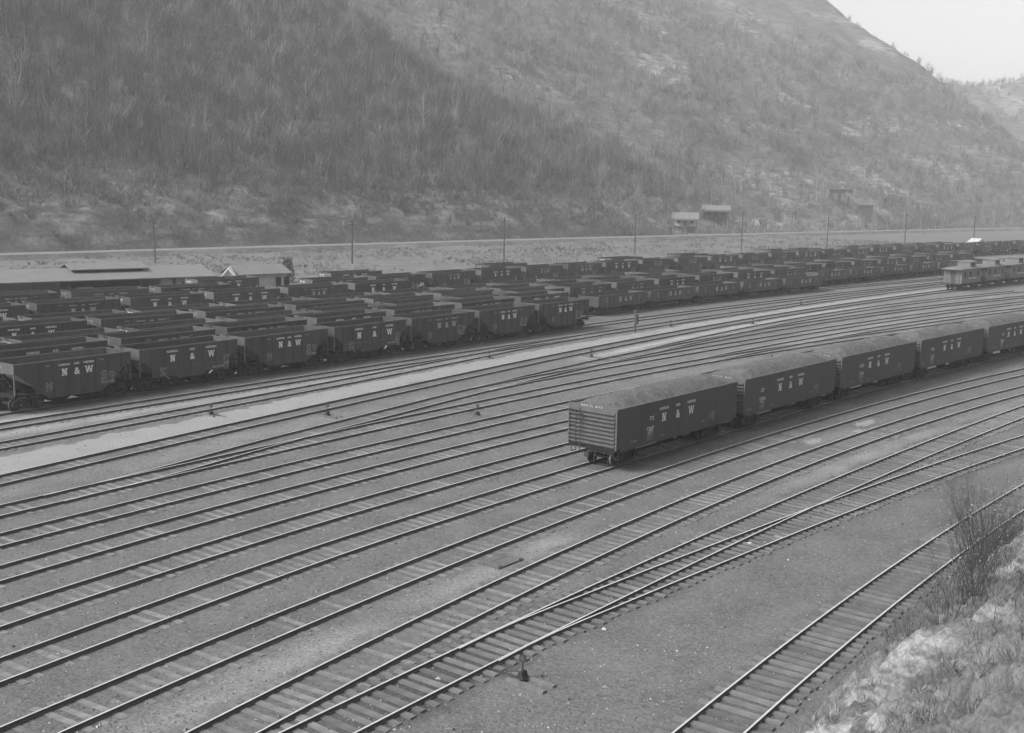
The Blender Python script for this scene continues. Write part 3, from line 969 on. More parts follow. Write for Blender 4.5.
# ------------------------------------------------------------------ loaded gondolas in front
def make_gondola():
    root = thing('loaded_gondola', 'x', 'gondola car')
    H, W, Z0, TOP = 5.95, 1.50, 1.10, 3.07
    for side in (-1, 1):
        mb = MB(); y = side * W
        mb.box(-H, H, y - .025, y + .025, Z0, TOP, 0)
        mb.box(-H - .03, H + .03, y - .055, y + .055, TOP + .002, TOP + .09, 1)
        mb.box(-H + .3, H - .3, y - side * .03 - .05, y - side * .03 + .05, Z0 - .16, Z0 - .003, 0)
        for x in (-3.7, -1.9, 0, 1.9, 3.7): mb.box(x - .014, x + .014, y + side * .024 - .006, y + side * .024 + .006, Z0 + .03, TOP - .02, 0)   # butt straps
        mb.obj('side_panel', [M['gon_side'], M['car_edge']], root)
    for d in (-1, 1):
        mb = MB(); x = d * (H - .05)
        mb.box(min(x, x + d * .03), max(x, x + d * .03), -W + .03, W - .03, Z0, TOP - .01, 0)
        for i in range(9):                                        # pressed horizontal corrugations
            z = Z0 + .14 + i * .205
            mb.prism_y([(x + d * .028, z - .065), (x + d * .17, z - .035), (x + d * .17, z + .03), (x + d * .028, z + .06)][::(1 if d < 0 else -1)], -W + .10, W - .10, 0)
        mb.box(*sorted((x, x + d * .09)), -W - .02, -W + .08, Z0 - .05, TOP + .09, 0); mb.box(*sorted((x, x + d * .09)), W - .08, W + .02, Z0 - .05, TOP + .09, 0)
        prof = [(-W + .082, TOP - .14), (W - .082, TOP - .14), (W - .082, TOP + .07), (W * .5, TOP + .20), (0, TOP + .25), (-W * .5, TOP + .20), (-W + .082, TOP + .07)]
        xs = sorted((x + d * .034, x + d * .10)); mb.prism_x(prof, xs[0], xs[1], 0)
        mb.obj('end_panel', M['gon_end'], root)
        mb = MB(); xx = x + d * .16
        for z in (1.35, 1.7, 2.05, 2.4, 2.75): mb.bar((xx, W - .10, z), (xx, W - .52, z), .03, .03)
        for y in (W - .10, W - .52): mb.bar((xx, y, 1.1), (xx, y, 2.9), .035, .035)
        mb.obj('ladder', M['iron'], root)
        mb = MB(); xx = x + d * .28
        mb.tube((xx, .62, .8), (xx, .62, 3.0), .025, .025, 6)
        for k in range(12):
            a0, a1 = 2 * math.pi * k / 12, 2 * math.pi * (k + 1) / 12
            if d < 0: mb.bar((xx + .0, .62 + .2 * math.cos(a0), 2.55 + .2 * math.sin(a0)), (xx, .62 + .2 * math.cos(a1), 2.55 + .2 * math.sin(a1)), .03, .03)
        if d < 0: mb.obj('brake_wheel', M['iron'], root)
        mb = MB()                                                 # uncoupling lever and air hose
        mb.bar((d * (H + .10), -1.35, .88), (d * (H + .10), .15, .88), .03, .03); mb.bar((d * (H + .10), -1.35, .88), (d * (H + .30), -1.5, .72), .03, .03)
        pts = [Vector((d * (H + .12), -.30, .80)), Vector((d * (H + .24), -.32, .60)), Vector((d * (H + .30), -.33, .36)), Vector((d * (H + .20), -.34, .20))]
        for a, b in zip(pts, pts[1:]): mb.tube(a, b, .028, .028, 6)
        mb.obj('coupling_gear', M['iron'], root)
        # stirrup steps
        mb = MB()
        for side in (-1, 1):
            xs0 = d * (H - .2)
            mb.bar((xs0, side * (W - .02), Z0), (xs0, side * (W - .02), .55), .03, .03); mb.bar((xs0 - d * .4, side * (W - .02), Z0), (xs0 - d * .4, side * (W - .02), .55), .03, .03)
            mb.bar((xs0, side * (W - .02), .56), (xs0 - d * .4, side * (W - .02), .56), .06, .03)
        mb.obj('step', M['iron'], root)
    link('coal_load', make_load(2 * H - .16, W - .03, TOP - .03, .46, 3), root)
    mb = MB(); mb.box(-H, H, -.22, .22, .70, 1.07)
    for x in (-4.25, 4.25): mb.box(x - .2, x + .2, -1.3, 1.3, .80, 1.08)
    for x in (-2.4, -1.2, 0, 1.2, 2.4): mb.box(x - .06, x + .06, -1.4, 1.4, .86, 1.085)
    for d in (-1, 1): mb.box(*sorted((d * (H - .12), d * (H + .06))), -1.46, 1.46, .93, 1.095)
    mb.tube((-.9, -.75, .62), (.3, -.75, .62), .17, .17, 10); mb.box(.8, 1.4, .4, .8, .5, .82)
    mb.bar((-3.1, -.3, .58), (3.1, -.3, .62), .03, .05)
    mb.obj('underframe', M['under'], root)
    for side in (-1, 1): link('lettering', letter_gondola(31).wall_mesh(side, M['letter']), root, (0, side * (W + .033), 0))
    e = Sign(); e.text('N.& W.', .15, -.36, 0, .004); e.marks(-.05, 0, .80, .11, 7, random.Random(6), 0)
    link('lettering', e.end_mesh(M['letter_faint']), root, (-H + .05 - .107, .12, TOP + .02))
    for d in (-1, 1):
        tx = d * 4.25
        make_truck(root, tx, True)
        coupler_mb(d * (H + .02), d).obj('coupler', M['iron'], root)
    return root


gon = make_gondola()
GL = ['coal-heaped gondola with its ribbed end and bright wheels facing the camera', 'coal-heaped gondola coupled behind the one with the ribbed end in view',
      'coal-heaped gondola third in the nearest train', 'coal-heaped gondola fourth in the nearest train, close to the right edge', 'coal-heaped gondola cut off by the right picture edge',
      'coal-heaped gondola last in the nearest train beyond the right edge']
for i in (1, 2, 3, 4, 0):
    o = gon if i == 0 else copy_tree(gon)
    s = 47.15 + 6.2 + i * 12.9
    o.location = T[5].pos(s); o.rotation_euler = (0, 0, T[5].heading(s))
    o['label'] = GL[i]; o['group'] = 'gondolas heaped with coal'
    if i == 0:
        for ch in o.children:
            if ch.name.startswith('truck') and ch.location.x < 0:
                for wh in ch.children:
                    if wh.name.startswith('wheel'): wh.material_slots[1].link = 'OBJECT'; wh.material_slots[1].material = M['tread']
    if i:
        for ch in o.children:
            if ch.name.startswith('coal_load'): ch.data = make_load(2 * 5.95 - .16, 1.47, 3.04, .42 + .05 * (i % 3), 3 + i)
            if i in (1, 2, 3) and ch.name.startswith('lettering') and len(ch.data.vertices) > 600 and ch.location.y < 0:
                ch.data = letter_gondola(31 + i, i % 2 == 0).wall_mesh(-1, M['letter'])


# ------------------------------------------------------------------ cabooses
def make_caboose():
    root = thing('caboose', 'x', 'caboose')
    H, W = 3.45, 1.35
    mb = MB(); mb.box(-H, H, -W, W, .95, 3.0)
    for i in range(17):
        x = -H + .2 + i * (2 * H - .4) / 16
        for side in (-1, 1): mb.box(x - .012, x + .012, side * W - .012, side * W + .012, .97, 2.98)
    mb.obj('body', M['cab'], root)
    ro = MB()
    ro.prism_x([(-W - .12, 2.99), (W + .12, 2.99), (W + .12, 3.08), (.55, 3.36), (-.55, 3.36), (-W - .12, 3.08)], -H - .85, H + .85)
    r = ro.obj('roof', M['cab_roof'], root)
    ch = MB(); ch.tube((-1.8, .6, 3.2), (-1.8, .6, 3.9), .08, .08, 8); ch.obj('chimney', M['iron'], r)
    cu = MB(); cu.box(.2, 2.0, -1.0, 1.0, 3.2, 4.0)
    c = cu.obj('cupola', M['cab'], root)
    cr = MB(); cr.prism_x([(-1.15, 4.0), (1.15, 4.0), (.4, 4.2), (-.4, 4.2)], .05, 2.15); cr.obj('cupola_roof', M['cab_roof'], c)
    for side in (-1, 1):
        for x in (.75, 1.45):
            w = MB(); w.box(x - .2, x + .2, side * 1.0 - .012, side * 1.0 + .012, 3.45, 3.85); w.obj('window', M['dark'], c)
        for x in (-2.4, -.4, 2.4):
            w = MB(); w.box(x - .26, x + .26, side * W - .018, side * W + .018, 1.95, 2.6); w.obj('window', M['dark'], root)
    for d in (-1, 1):
        mb = MB(); mb.box(*sorted((d * H, d * (H + .8))), -W, W, .86, .95)
        x = d * (H + .76)
        for y in (-W + .05, -.45, .45, W - .05): mb.bar((x, y, .95), (x, y, 2.99 if abs(y) > 1 else 1.95), .05, .05)
        for z in (1.45, 1.95): mb.bar((x, -W + .05, z), (x, -.45, z), .04, .04); mb.bar((x, .45, z), (x, W - .05, z), .04, .04)
        mb.obj('platform', M['iron'], root)
        w = MB(); w.box(*sorted((d * (H - .02), d * (H + .015))), -.4, .4, .97, 2.75); w.obj('door', M['wood'], root)
        make_truck(root, d * 2.5, False); coupler_mb(d * (H + .5), d).obj('coupler', M['iron'], root)
    mb = MB(); mb.box(-H, H, -.2, .2, .68, .94); mb.box(-1, 1, -1.1, -.5, .5, .94); mb.obj('underframe', M['under'], root)
    g = Sign(); g.text('NORFOLK AND WESTERN', .24, 0.3, 1.55, .008)
    for side in (-1, 1): link('lettering', g.wall_mesh(side, M['letter']), root, (0, side * (W + .03), 0))
    return root


cab = make_caboose()
for i, lab in enumerate(['grey caboose nearest the pale path, its end platform in view', 'grey caboose coupled second behind the one at the pale path', 'grey caboose cut off by the right picture edge']):
    o = cab if i == 0 else copy_tree(cab)
    s = 176.9 + i * 9.2
    o.location = T[11].pos(s); o.rotation_euler = (0, 0, T[11].heading(s))
    o['label'] = lab; o['group'] = 'cabooses at the right edge'


# ------------------------------------------------------------------ switch stands and yard furniture
def make_switch_stand():
    root = thing('switch_stand', 'x', 'switch stand')
    mb = MB()
    mb.box(-.72, -.47, -1.6, .55, -.02, .12); mb.box(.05, .30, -1.6, .75, -.02, .11); mb.obj('head_timber', M['tie'], root)
    mb = MB(); mb.prism_x([(-.22, .13), (.22, .13), (.16, .22), (.10, .46), (-.10, .46), (-.16, .22)], -.33, .07); mb.tube((-.13, 0, .46), (-.13, 0, .54), .10, .07, 8)
    mb.obj('stand', M['iron'], root)
    mb = MB(); mb.tube((-.13, 0, .52), (-.13, 0, .90), .035, .03, 8)
    mb.obj('mast', M['iron'], root)
    mb = MB(); mb.tube((-.2, .02, .45), (-.24, .75, .28), .028, .022, 8); mb.tube((-.24, .75, .28), (-.24, .86, .27), .04, .04, 8); mb.obj('lever', M['iron'], root)
    mb = MB(); mb.tube((-.16, 0, 1.06), (-.10, 0, 1.06), .20, .20, 16); t_ = mb.obj('target', M['iron'], root)
    mb = MB(); mb.box(-.17, -.16, -.15, .15, 1.025, 1.095); mb.box(-.172, -.162, -.035, .035, .91, 1.21); mb.obj('cross_mark', M['end_pale'], t_)
    mb = MB(); mb.bar((-.25, .2, .16), (-.25, 2.0, .14), .05, .03); mb.obj('throw_rod', M['iron'], root)
    return root


STANDS = [(25.2, 19.2, .85, 0, 'switch stand with round crossed target at the points of the nearest switch'),
          (42.9, 57.2, .8, 1, 'switch stand on the far left of the pale path'),
          (47.8, 52.0, .85, 0, 'switch stand in the ground just below the pale path, left of centre'),
          (54.1, 45.2, .8, 0, 'low switch stand beside the middle track left of the gondolas'),
          (73.0, 59.9, .7, 1, 'switch stand on the upper edge of the pale path near the front hoppers'),
          (79.9, 54.3, .75, 0, 'switch stand at the pale gravel wedge near picture centre'),
          (103.5, 60.6, .75, 1, 'thin switch stand right of the boxed post by the path'),
          (112.2, 55.5, .75, 0, 'switch stand above the second gondola, below the path'),
          (91.2, 43.2, .5, 0, 'low dark switch stand seen just over the second gondola load'),
          (134.8, 60.3, .75, 1, 'farthest switch stand, on the path toward the cabooses')]
st0 = make_switch_stand()
for i, (s, t, sc, flip, lab) in enumerate(STANDS):
    o = st0 if i == 0 else copy_tree(st0)
    o.location = world(s, t, GZ); o.rotation_euler = (0, 0, T[2 if i == 0 else 11].heading(s) + math.pi * flip); o.scale = (sc * .74,) * 3
    o['label'] = lab; o['group'] = 'switch stands between the tracks'

rt = thing('telephone_post', 'short dark post with a box on it beside the pale path', 'post', world(96.7, 60.6, GZ), .9)
mb = MB(); mb.box(-.07, .07, -.07, .07, -.3, 2.2); mb.box(-.16, .16, -.16, .16, 2.12, 2.25); mb.obj('post', M['wood'], rt)
mb = MB(); mb.box(-.17, .17, -.25, -.075, .9, 1.75); mb.box(-.2, .2, -.29, -.074, 1.755, 1.8); mb.obj('box', M['wood'], rt)

pl = MB(); pl.box(-.75, .75, -.55, -.22, 0, .06); pl.box(-.75, .78, -.2, .14, 0, .05); pl.box(-.76, .72, .16, .5, 0, .055)
for x in (-.6, .6): pl.box(x - .08, x + .08, -.5, .48, .062, .10)
o = pl.obj('wooden_pallet', M['board'], None, world(33.0, 26.4, GZ + .003)); o.rotation_euler = (0, 0, .9)
tag(o, 'grey plank cover lying on the sandy ground between two near tracks', 'planks')

# small pale patches of spilled gravel
PATCH = [(43.0, 19.6, 1.0, .35, 3), (45.6, 19.1, .8, .25, 4), (48.9, 18.6, .5, .22, 5), (68.6, 26.0, 1.4, .5, 6), (66.0, 25.4, .9, .4, 7), (61.5, 26.2, 1.0, .4, 8)]
for (s, t, a, b, sd_) in PATCH:
    rr = random.Random(sd_); pts = []
    for i in range(18):
        th = 2 * math.pi * i / 18; q = rr.uniform(.55, 1.15)
        pts.append(tuple(world(s + a * q * math.cos(th), t + b * q * math.sin(th), GZ + .005)))
    mb = MB(); mb.face(pts); structure(mb.obj('gravel_patch', M['path']))

# loose ballast stones and chips
n = 16000
r9 = np.random.default_rng(31)
yy = 27 + 75 * r9.random(n) ** 1.6; xx = yy * r9.uniform(-.47, .47, n)
ss, tt = yard(xx, yy)
ok = tt > T[1](ss) - 1.4
xx, yy = xx[ok], yy[ok]; n = len(xx)
sz = r9.uniform(.018, .05, n) * (1 + .8 * (r9.random(n) < .04))
a0 = r9.uniform(0, 6.28, n)
c = np.stack([xx, yy, np.full(n, GZ - .004)], 1)
tri = [np.stack([np.cos(a0 + k * 2.094) * sz * r9.uniform(.7, 1.5, n), np.sin(a0 + k * 2.094) * sz, np.zeros(n)], 1) for k in range(3)]
top = c + np.stack([np.zeros(n), np.zeros(n), sz * .9], 1)
co_ = np.stack([c + tri[0], c + tri[1], c + tri[2], top], 1).reshape(-1, 3)
b4 = np.arange(n)[:, None] * 4
fc = np.concatenate([b4 + np.array([[0, 1, 3]]), b4 + np.array([[1, 2, 3]]), b4 + np.array([[2, 0, 3]])], 0)
stuff(link('ballast', raw_mesh(bpy.data.meshes.new('ballast'), co_, fc, M['chip'], 'tone', np.repeat(r9.random(n) ** 2.5, 4), False)))

# pale stones lying about
def stone(x, y, r, label, bank=False):
    mb = MB(); rr = random.Random(str((x, y))); n = 7
    rings = [(0, 0.85), (.35, 1.0), (.7, .72), (.95, .25)]
    for z, q in rings:
        for i in range(n):
            a = 2 * math.pi * i / n; w = q * rr.uniform(.75, 1.2) * r
            mb.v.append((w * math.cos(a) * 1.3, w * math.sin(a), z * r))
    for j in range(3):
        for i in range(n):
            k = (i + 1) % n; mb.f.append((j * n + i, j * n + k, (j + 1) * n + k, (j + 1) * n + i)); mb.mi.append(0)
    mb.f.append(tuple(3 * n + i for i in range(n))); mb.mi.append(0)
    z = GZ if not bank else float(bank_height(np.array(x), np.array(y))[0]) - .05
    o = mb.obj('stone', M['stone'], None, (x, y, z)); tag(o, label, 'stone', 'loose pale stones')
    return o


# ------------------------------------------------------------------ buildings
def gable_building(root, L, D, eave, rise, wall_m, roof_m, over=.4, back_open=False):
    mb = MB()
    mb.prism_x([(-D / 2, 0), (D / 2, 0), (D / 2, eave), (0, eave + rise - .06), (-D / 2, eave)], -L / 2, L / 2)
    w = mb.obj('wall', wall_m, root)
    rf = MB(); sl = rise / (D / 2)
    for side in (-1, 1):
        a = (0, eave + rise); b = (side * (D / 2 + over), eave - sl * over)
        q = [(a[0], a[1]), b, (b[0], b[1] + .10), (a[0], a[1] + .10)]
        if side > 0: q = q[::-1]
        rf.prism_x(q, -L / 2 - over, L / 2 + over)
    return w, rf.obj('roof', roof_m, root)


sh_s, sh_t = 62.0, 124.2
rt = thing('freight_shed', 'long low open shed with a broad grey roof behind the hoppers at left', 'shed', (-57.5, 128.0, GZ), math.radians(36.3))
SL, SD, SE, SR = 46.0, 9.0, 3.1, .88
rf = MB(); sl = SR / (SD / 2)
for side in (-1, 1):
    a = (0, SE + SR); b = (side * (SD / 2 + .8), SE - sl * .8)
    q = [a, b, (b[0], b[1] + .12), (a[0], a[1] + .12)]
    rf.prism_x(q if side < 0 else q[::-1], -SL / 2, SL / 2)
roof = rf.obj('roof', M['roof'], rt)
mo = MB()
for side in (-1, 1):
    q = [(0, SE + SR + .55), (side * 2.5, SE + SR - sl * 2.5 + .45), (side * 2.5, SE + SR - sl * 2.5 + .56), (0, SE + SR + .66)]
    mo.prism_x(q if side < 0 else q[::-1], 6.8, 15.6)
mo.obj('raised_roof', M['roof'], roof)
mo = MB(); mo.box(7.2, 15.2, -2.0, 2.0, SE + SR - .8, SE + SR - sl * 2.0 + .40); mo.obj('monitor', M['dark'], roof)
for i in range(12):
    for y in (-SD / 2, SD / 2):
        mb = MB(); x = -SL / 2 + 1 + i * (SL - 2) / 11; mb.box(x - .12, x + .12, y - .12, y + .12, 0, SE - .05); mb.obj('post', M['wood'], rt)
mb = MB(); mb.box(SL / 2 - 6.5, SL / 2 - .6, -SD / 2 + .3, SD / 2 - .4, 0, SE - .05); w = mb.obj('end_room', M['wall'], rt)
mb = MB(); mb.box(SL / 2 - 4.0, SL / 2 - 2.8, -SD / 2 + .27, -SD / 2 + .33, .9, 2.4); mb.obj('window', M['dark'], w)
mb = MB(); mb.box(-SL / 2 + .5, 6.5, 1.0, SD / 2 - .4, 0, SE - .3); mb.obj('inner_wall', M['wall'], rt)
mb = MB(); mb.box(6.6, SL / 2 - 6.6, 2.2, 2.5, 0, SE - .2); mb.obj('back_wall', M['wood'], rt)
for i, (x, w_, h_) in enumerate([(8.2, 1.6, 2.1), (10.5, 2.2, 1.6), (12.6, 1.3, 1.9)]):
    mb = MB(); mb.box(-w_ / 2, w_ / 2, -.6, .6, 0, h_)
    for z in (.15, h_ - .25): mb.box(-w_ / 2 - .04, w_ / 2 + .04, -.64, .64, z, z + .12)
    p = rt.matrix_basis @ Vector((x, -2.6, 0))
    o = mb.obj('crate', M['wall'], None, p); o.rotation_euler = (0, 0, math.radians(36.3))
    tag(o, ['tall pale crate under the shed roof near its open front', 'wide low pale crate stacked inside the open shed', 'narrow pale crate near the middle of the open shed'][i], 'crate', 'crates under the shed roof')

rt = thing('gabled_house', 'small low house with a white gable right of the long shed', 'house', (-34.0, 149.3, GZ), math.radians(41))
w, r_ = gable_building(rt, 6.6, 4.6, 2.7, .85, M['wall'], M['roof'], .5)
for x in (2.0, 3.2):
    mb = MB(); mb.box(x - .38, x + .38, -2.32, -2.28, .9, 2.1); mb.obj('window', M['dark'], w)
gb = thing('gable_porch', 'bright white gabled front at the left end of the low house', 'porch', rt.matrix_basis @ Vector((-4.4, -1.4, 0)), math.radians(8))
mb = MB(); mb.prism_y([(-.95, 0), (.95, 0), (.95, 2.2), (0, 3.3), (-.95, 2.2)], -1.2, 1.6); w = mb.obj('wall', M['white'], gb)
mb = MB(); mb.box(-.3, .3, -1.23, -1.19, 1.9, 2.5); mb.obj('vent', M['dark'], w)
mb = MB()
for d in (-1, 1):
    q = [(0, 3.32), (d * 1.35, 1.70), (d * 1.35, 2.02), (0, 3.64)]
    mb.prism_y(q if d < 0 else q[::-1], -1.6, 1.6)
mb.obj('roof', M['white'], gb)


def on_hill(x, y):
    return float(hill_height(np.array(float(x)), np.array(float(y)))[0])


def hill_house(x, y, rz, L, D, eave, rise, label, wall_m, roof_m, porch=True):
    z = on_hill(x, y)
    rt = thing('hillside_house', label, 'house', (x, y, z), rz, 'houses below the right hill')
    w, r_ = gable_building(rt, L, D, eave, rise, wall_m, roof_m, .6)
    mb = MB(); mb.box(-L / 2, L / 2, -D / 2, D / 2, -4, -.01); mb.obj('foundation', M['wood'], rt)
    for x_ in (-L * .28, L * .28):
        mb = MB(); mb.box(x_ - .5, x_ + .5, -D / 2 - .03, -D / 2 + .02, .9, 2.1); mb.obj('window', M['dark'], w)
    mb = MB(); mb.box(-.5, .5, -D / 2 - .03, -D / 2 + .02, 0.05, 2.1); mb.obj('door', M['dark'], w)
    if porch:
        mb = MB(); mb.hexa([(-L / 2, -D / 2 - 2.2, eave - .75), (L / 2, -D / 2 - 2.2, eave - .75), (L / 2, -D / 2 - .04, eave - .25), (-L / 2, -D / 2 - .04, eave - .25)] +
                           [(-L / 2, -D / 2 - 2.2, eave - .66), (L / 2, -D / 2 - 2.2, eave - .66), (L / 2, -D / 2 - .04, eave - .16), (-L / 2, -D / 2 - .04, eave - .16)])
        for i in range(4):
            xx = -L / 2 + .2 + i * (L - .4) / 3; mb.box(xx - .08, xx + .08, -D / 2 - 2.1, -D / 2 - 1.94, -2.5, eave - .76)
        mb.box(-L / 2, L / 2, -D / 2 - 2.2, -D / 2 - .05, -.25, -.05)
        mb.obj('porch', M['wood'], rt)
    return rt


# ------------------------------------------------------------------ utility poles
def make_pole(h):
    root = thing('utility_pole', 'x', 'utility pole')
    mb = MB(); mb.tube((0, 0, -1), (0, 0, h), .17, .11, 8); mb.obj('pole', M['wood'], root)
    mb = MB(); mb.bar((-1.1, -.14, h - .7), (1.1, -.14, h - .7), .09, .12); mb.obj('crossarm', M['wood'], root)
    for x in (-1.0, -.5, .5, 1.0):
        mb = MB(); mb.tube((x, -.14, h - .64), (x, -.14, h - .46), .05, .04, 6); mb.obj('insulator', M['wall'], root)
    return root


PX = {'poles': [(-62.5, 198.5, 7.6, 'utility pole at far left beyond the long shed roof'), (-29.7, 206.6, 7.8, 'utility pole right of the low gabled house, above the hoppers'),
                (-2.6, 216, 8.6, 'tall dark utility pole near the middle of the hopper rows'), (25.3, 250, 8.6, 'utility pole left of the two hillside houses'),
                (53, 274, 8.4, 'utility pole right of the two hillside houses'), (77, 288, 8.6, 'utility pole below the timber tipple'),
                (101, 302, 9.6, 'tall utility pole right of the timber tipple'), (128, 325, 9.0, 'utility pole above the cabooses'), (-105, 190, 8, 'utility pole beyond the left picture edge')]}
p0 = make_pole(8.3)
for i, (x, y, h, lab) in enumerate(PX['poles'][:8]):
    o = p0 if i == 0 else copy_tree(p0)
    o.location = (x, y, GZ - .1); o.scale = (1, 1, h / 8.3); o.rotation_euler = (0, R.uniform(-.01, .01), .85 + R.uniform(-.1, .1))
    o['label'] = lab; o['group'] = 'utility poles along the road'

# white peaked hut at the far right
rt = thing('white_hut', 'small bright white peaked roof behind the last hopper row at right', 'hut', (117, 295, GZ), .35)
mb = MB(); mb.prism_y([(-1.9, 0), (1.9, 0), (1.9, 1.4), (0, 2.8), (-1.9, 1.4)], -1.5, 1.5); w = mb.obj('wall', M['white'], rt)
mb = MB(); mb.box(-.5, .5, -1.53, -1.48, .9, 1.8); mb.obj('window', M['dark'], w)
mb = MB()
for d in (-1, 1):
    q = [(0, 2.82), (d * 2.7, 0.85), (d * 2.7, 1.05), (0, 3.02)]
    mb.prism_y(q if d < 0 else q[::-1], -1.9, 1.9)
mb.obj('roof', M['wall'], rt)


# ------------------------------------------------------------------ trees and brush
def branch(mb, p, d, L, r, depth, rr, spread=.55, n_seg=3, kids=3, sides=4, tips=None):
    q = p.copy(); dd = d.copy()
    for i in range(n_seg):
        nd = (dd + Vector((rr.uniform(-1, 1), rr.uniform(-1, 1), rr.uniform(-.4, .8))) * .16).normalized()
        e = q + nd * (L / n_seg)
        r1 = r * (1 - .22)
        mb.tube(q, e, r, r1, sides, False)
        if depth > 0:
            for _ in range(kids if i == n_seg - 1 else rr.randint(1, max(1, kids - 1))):
                bd = (nd + Vector((rr.uniform(-1, 1), rr.uniform(-1, 1), rr.uniform(-.5, .8))) * spread).normalized()
                branch(mb, e, bd, L * rr.uniform(.45, .68), r1 * .55, depth - 1, rr, spread, max(2, n_seg - 1), kids, max(3, sides - 1), tips)
        q = e; dd = nd; r = r1
    if tips is not None: tips.append(q)


def bare_tree(h, seed, m):
    rr = random.Random(seed); root = thing('bare_tree', 'x', 'tree')
    mb = MB(); p = Vector((0, 0, -.4)); d = Vector((rr.uniform(-.06, .06), rr.uniform(-.06, .06), 1)).normalized(); r = h * .016 + .04
    knots = []
    for i in range(6):
        e = p + d * (h / 6 + .07); mb.tube(p, e, r, r * .82, 7, False); r *= .82; p = e
        d = (d + Vector((rr.uniform(-1, 1), rr.uniform(-1, 1), 0)) * .05).normalized(); knots.append((p.copy(), r))
    mb.obj('trunk', m, root)
    cb = MB()
    for i, (q, r_) in enumerate(knots[1:]):
        for _ in range(3):
            a = rr.uniform(0, 6.28); bd = Vector((math.cos(a), math.sin(a), rr.uniform(.5, 1.3))).normalized()
            branch(cb, q, bd, h * (.26 - .03 * i), r_ * .45, 2, rr, .6, 2, 2, 3)
    cb.obj('crown', m, root)
    return root


tp = [bare_tree(11, 3, M['bark_pale']), bare_tree(9, 8, M['bark_pale']), bare_tree(13, 14, M['bark'])]
TREES = [
    (-73.5, 274, 0, 1.0, 'pale slender bare tree high on the left hillside above the first utility pole'),
    (-33, 301, 2, 1.0, 'tall dark bare trunk at the middle of the left hillside'),
    (-27, 330, 0, 1.1, 'tall pale bare tree left of centre on the upper hillside'),
    (-58, 318, 1, 1.0, 'pale forked bare tree near the top left of the hill'),
    (-95, 300, 0, .9, 'pale bare tree nearest the upper left corner'),
    (-12, 340, 2, .9, 'dark bare tree near the top of the left spur'),
    (-98, 258, 1, .8, 'short pale bare tree low on the slope at far left'),
    (56, 510, 0, 1.6, 'tallest pale bare trunk on the middle hill, high up'),
    (47.5, 500, 1, 1.3, 'thin pale bare tree left of the tallest pale trunk'),
    (120, 470, 0, 1.3, 'pale bare tree right of the tallest pale trunk, upper hill'),
    (150, 505, 1, 1.5, 'pale leaning bare tree near the rocky patch under the right skyline'),
    (92, 430, 1, 1.1, 'pale bare tree midway up the middle hill'),
    (5, 395, 0, 1.1, 'pale bare tree behind the left spur at the saddle'),
    (20, 340, 2, .8, 'dark bare tree on the lower end of the left spur'),
    (175, 560, 2, 1.4, 'dark bare tree on the right skyline'),
    (140, 400, 2, .8, 'dark bare tree above the timber tipple'),
]
first = [True] * 3
for (x, y, k, sc, lab) in TREES:
    o = tp[k] if first[k] else copy_tree(tp[k]); first[k] = False
    o.location = (x, y, on_hill(x, y)); o.rotation_euler = (0, 0, R.uniform(0, 6)); o.scale = (sc * .62, sc * .62, sc * .85)
    o['label'] = lab; o['group'] = 'bare trees on the hillsides'

# dense shrub beside the gabled house
rt = thing('dark_shrub', 'dark upright shrub standing right of the low gabled house', 'shrub', (-33.2, 166, GZ))
mb = MB(); mb.tube((0, 0, -.2), (0, 0, 2.2), .12, .06, 6); mb.obj('stem', M['bark'], rt)
mb = MB(); rr = random.Random(4)
for _ in range(900):
    a = rr.uniform(0, 6.28); z = rr.uniform(.1, 3.4); q = Vector((math.cos(a), math.sin(a), 0)) * (rr.random() ** .5 * (1.25 - .18 * z)) + Vector((0, 0, z))
    u = Vector((rr.uniform(-1, 1), rr.uniform(-1, 1), rr.uniform(-1, 1))).normalized() * .16; v = Vector((rr.uniform(-1, 1), rr.uniform(-1, 1), rr.uniform(-1, 1))).normalized() * .16
    mb.face([q - u, q + v, q + u])
mb.obj('crown', M['evergreen'], rt)


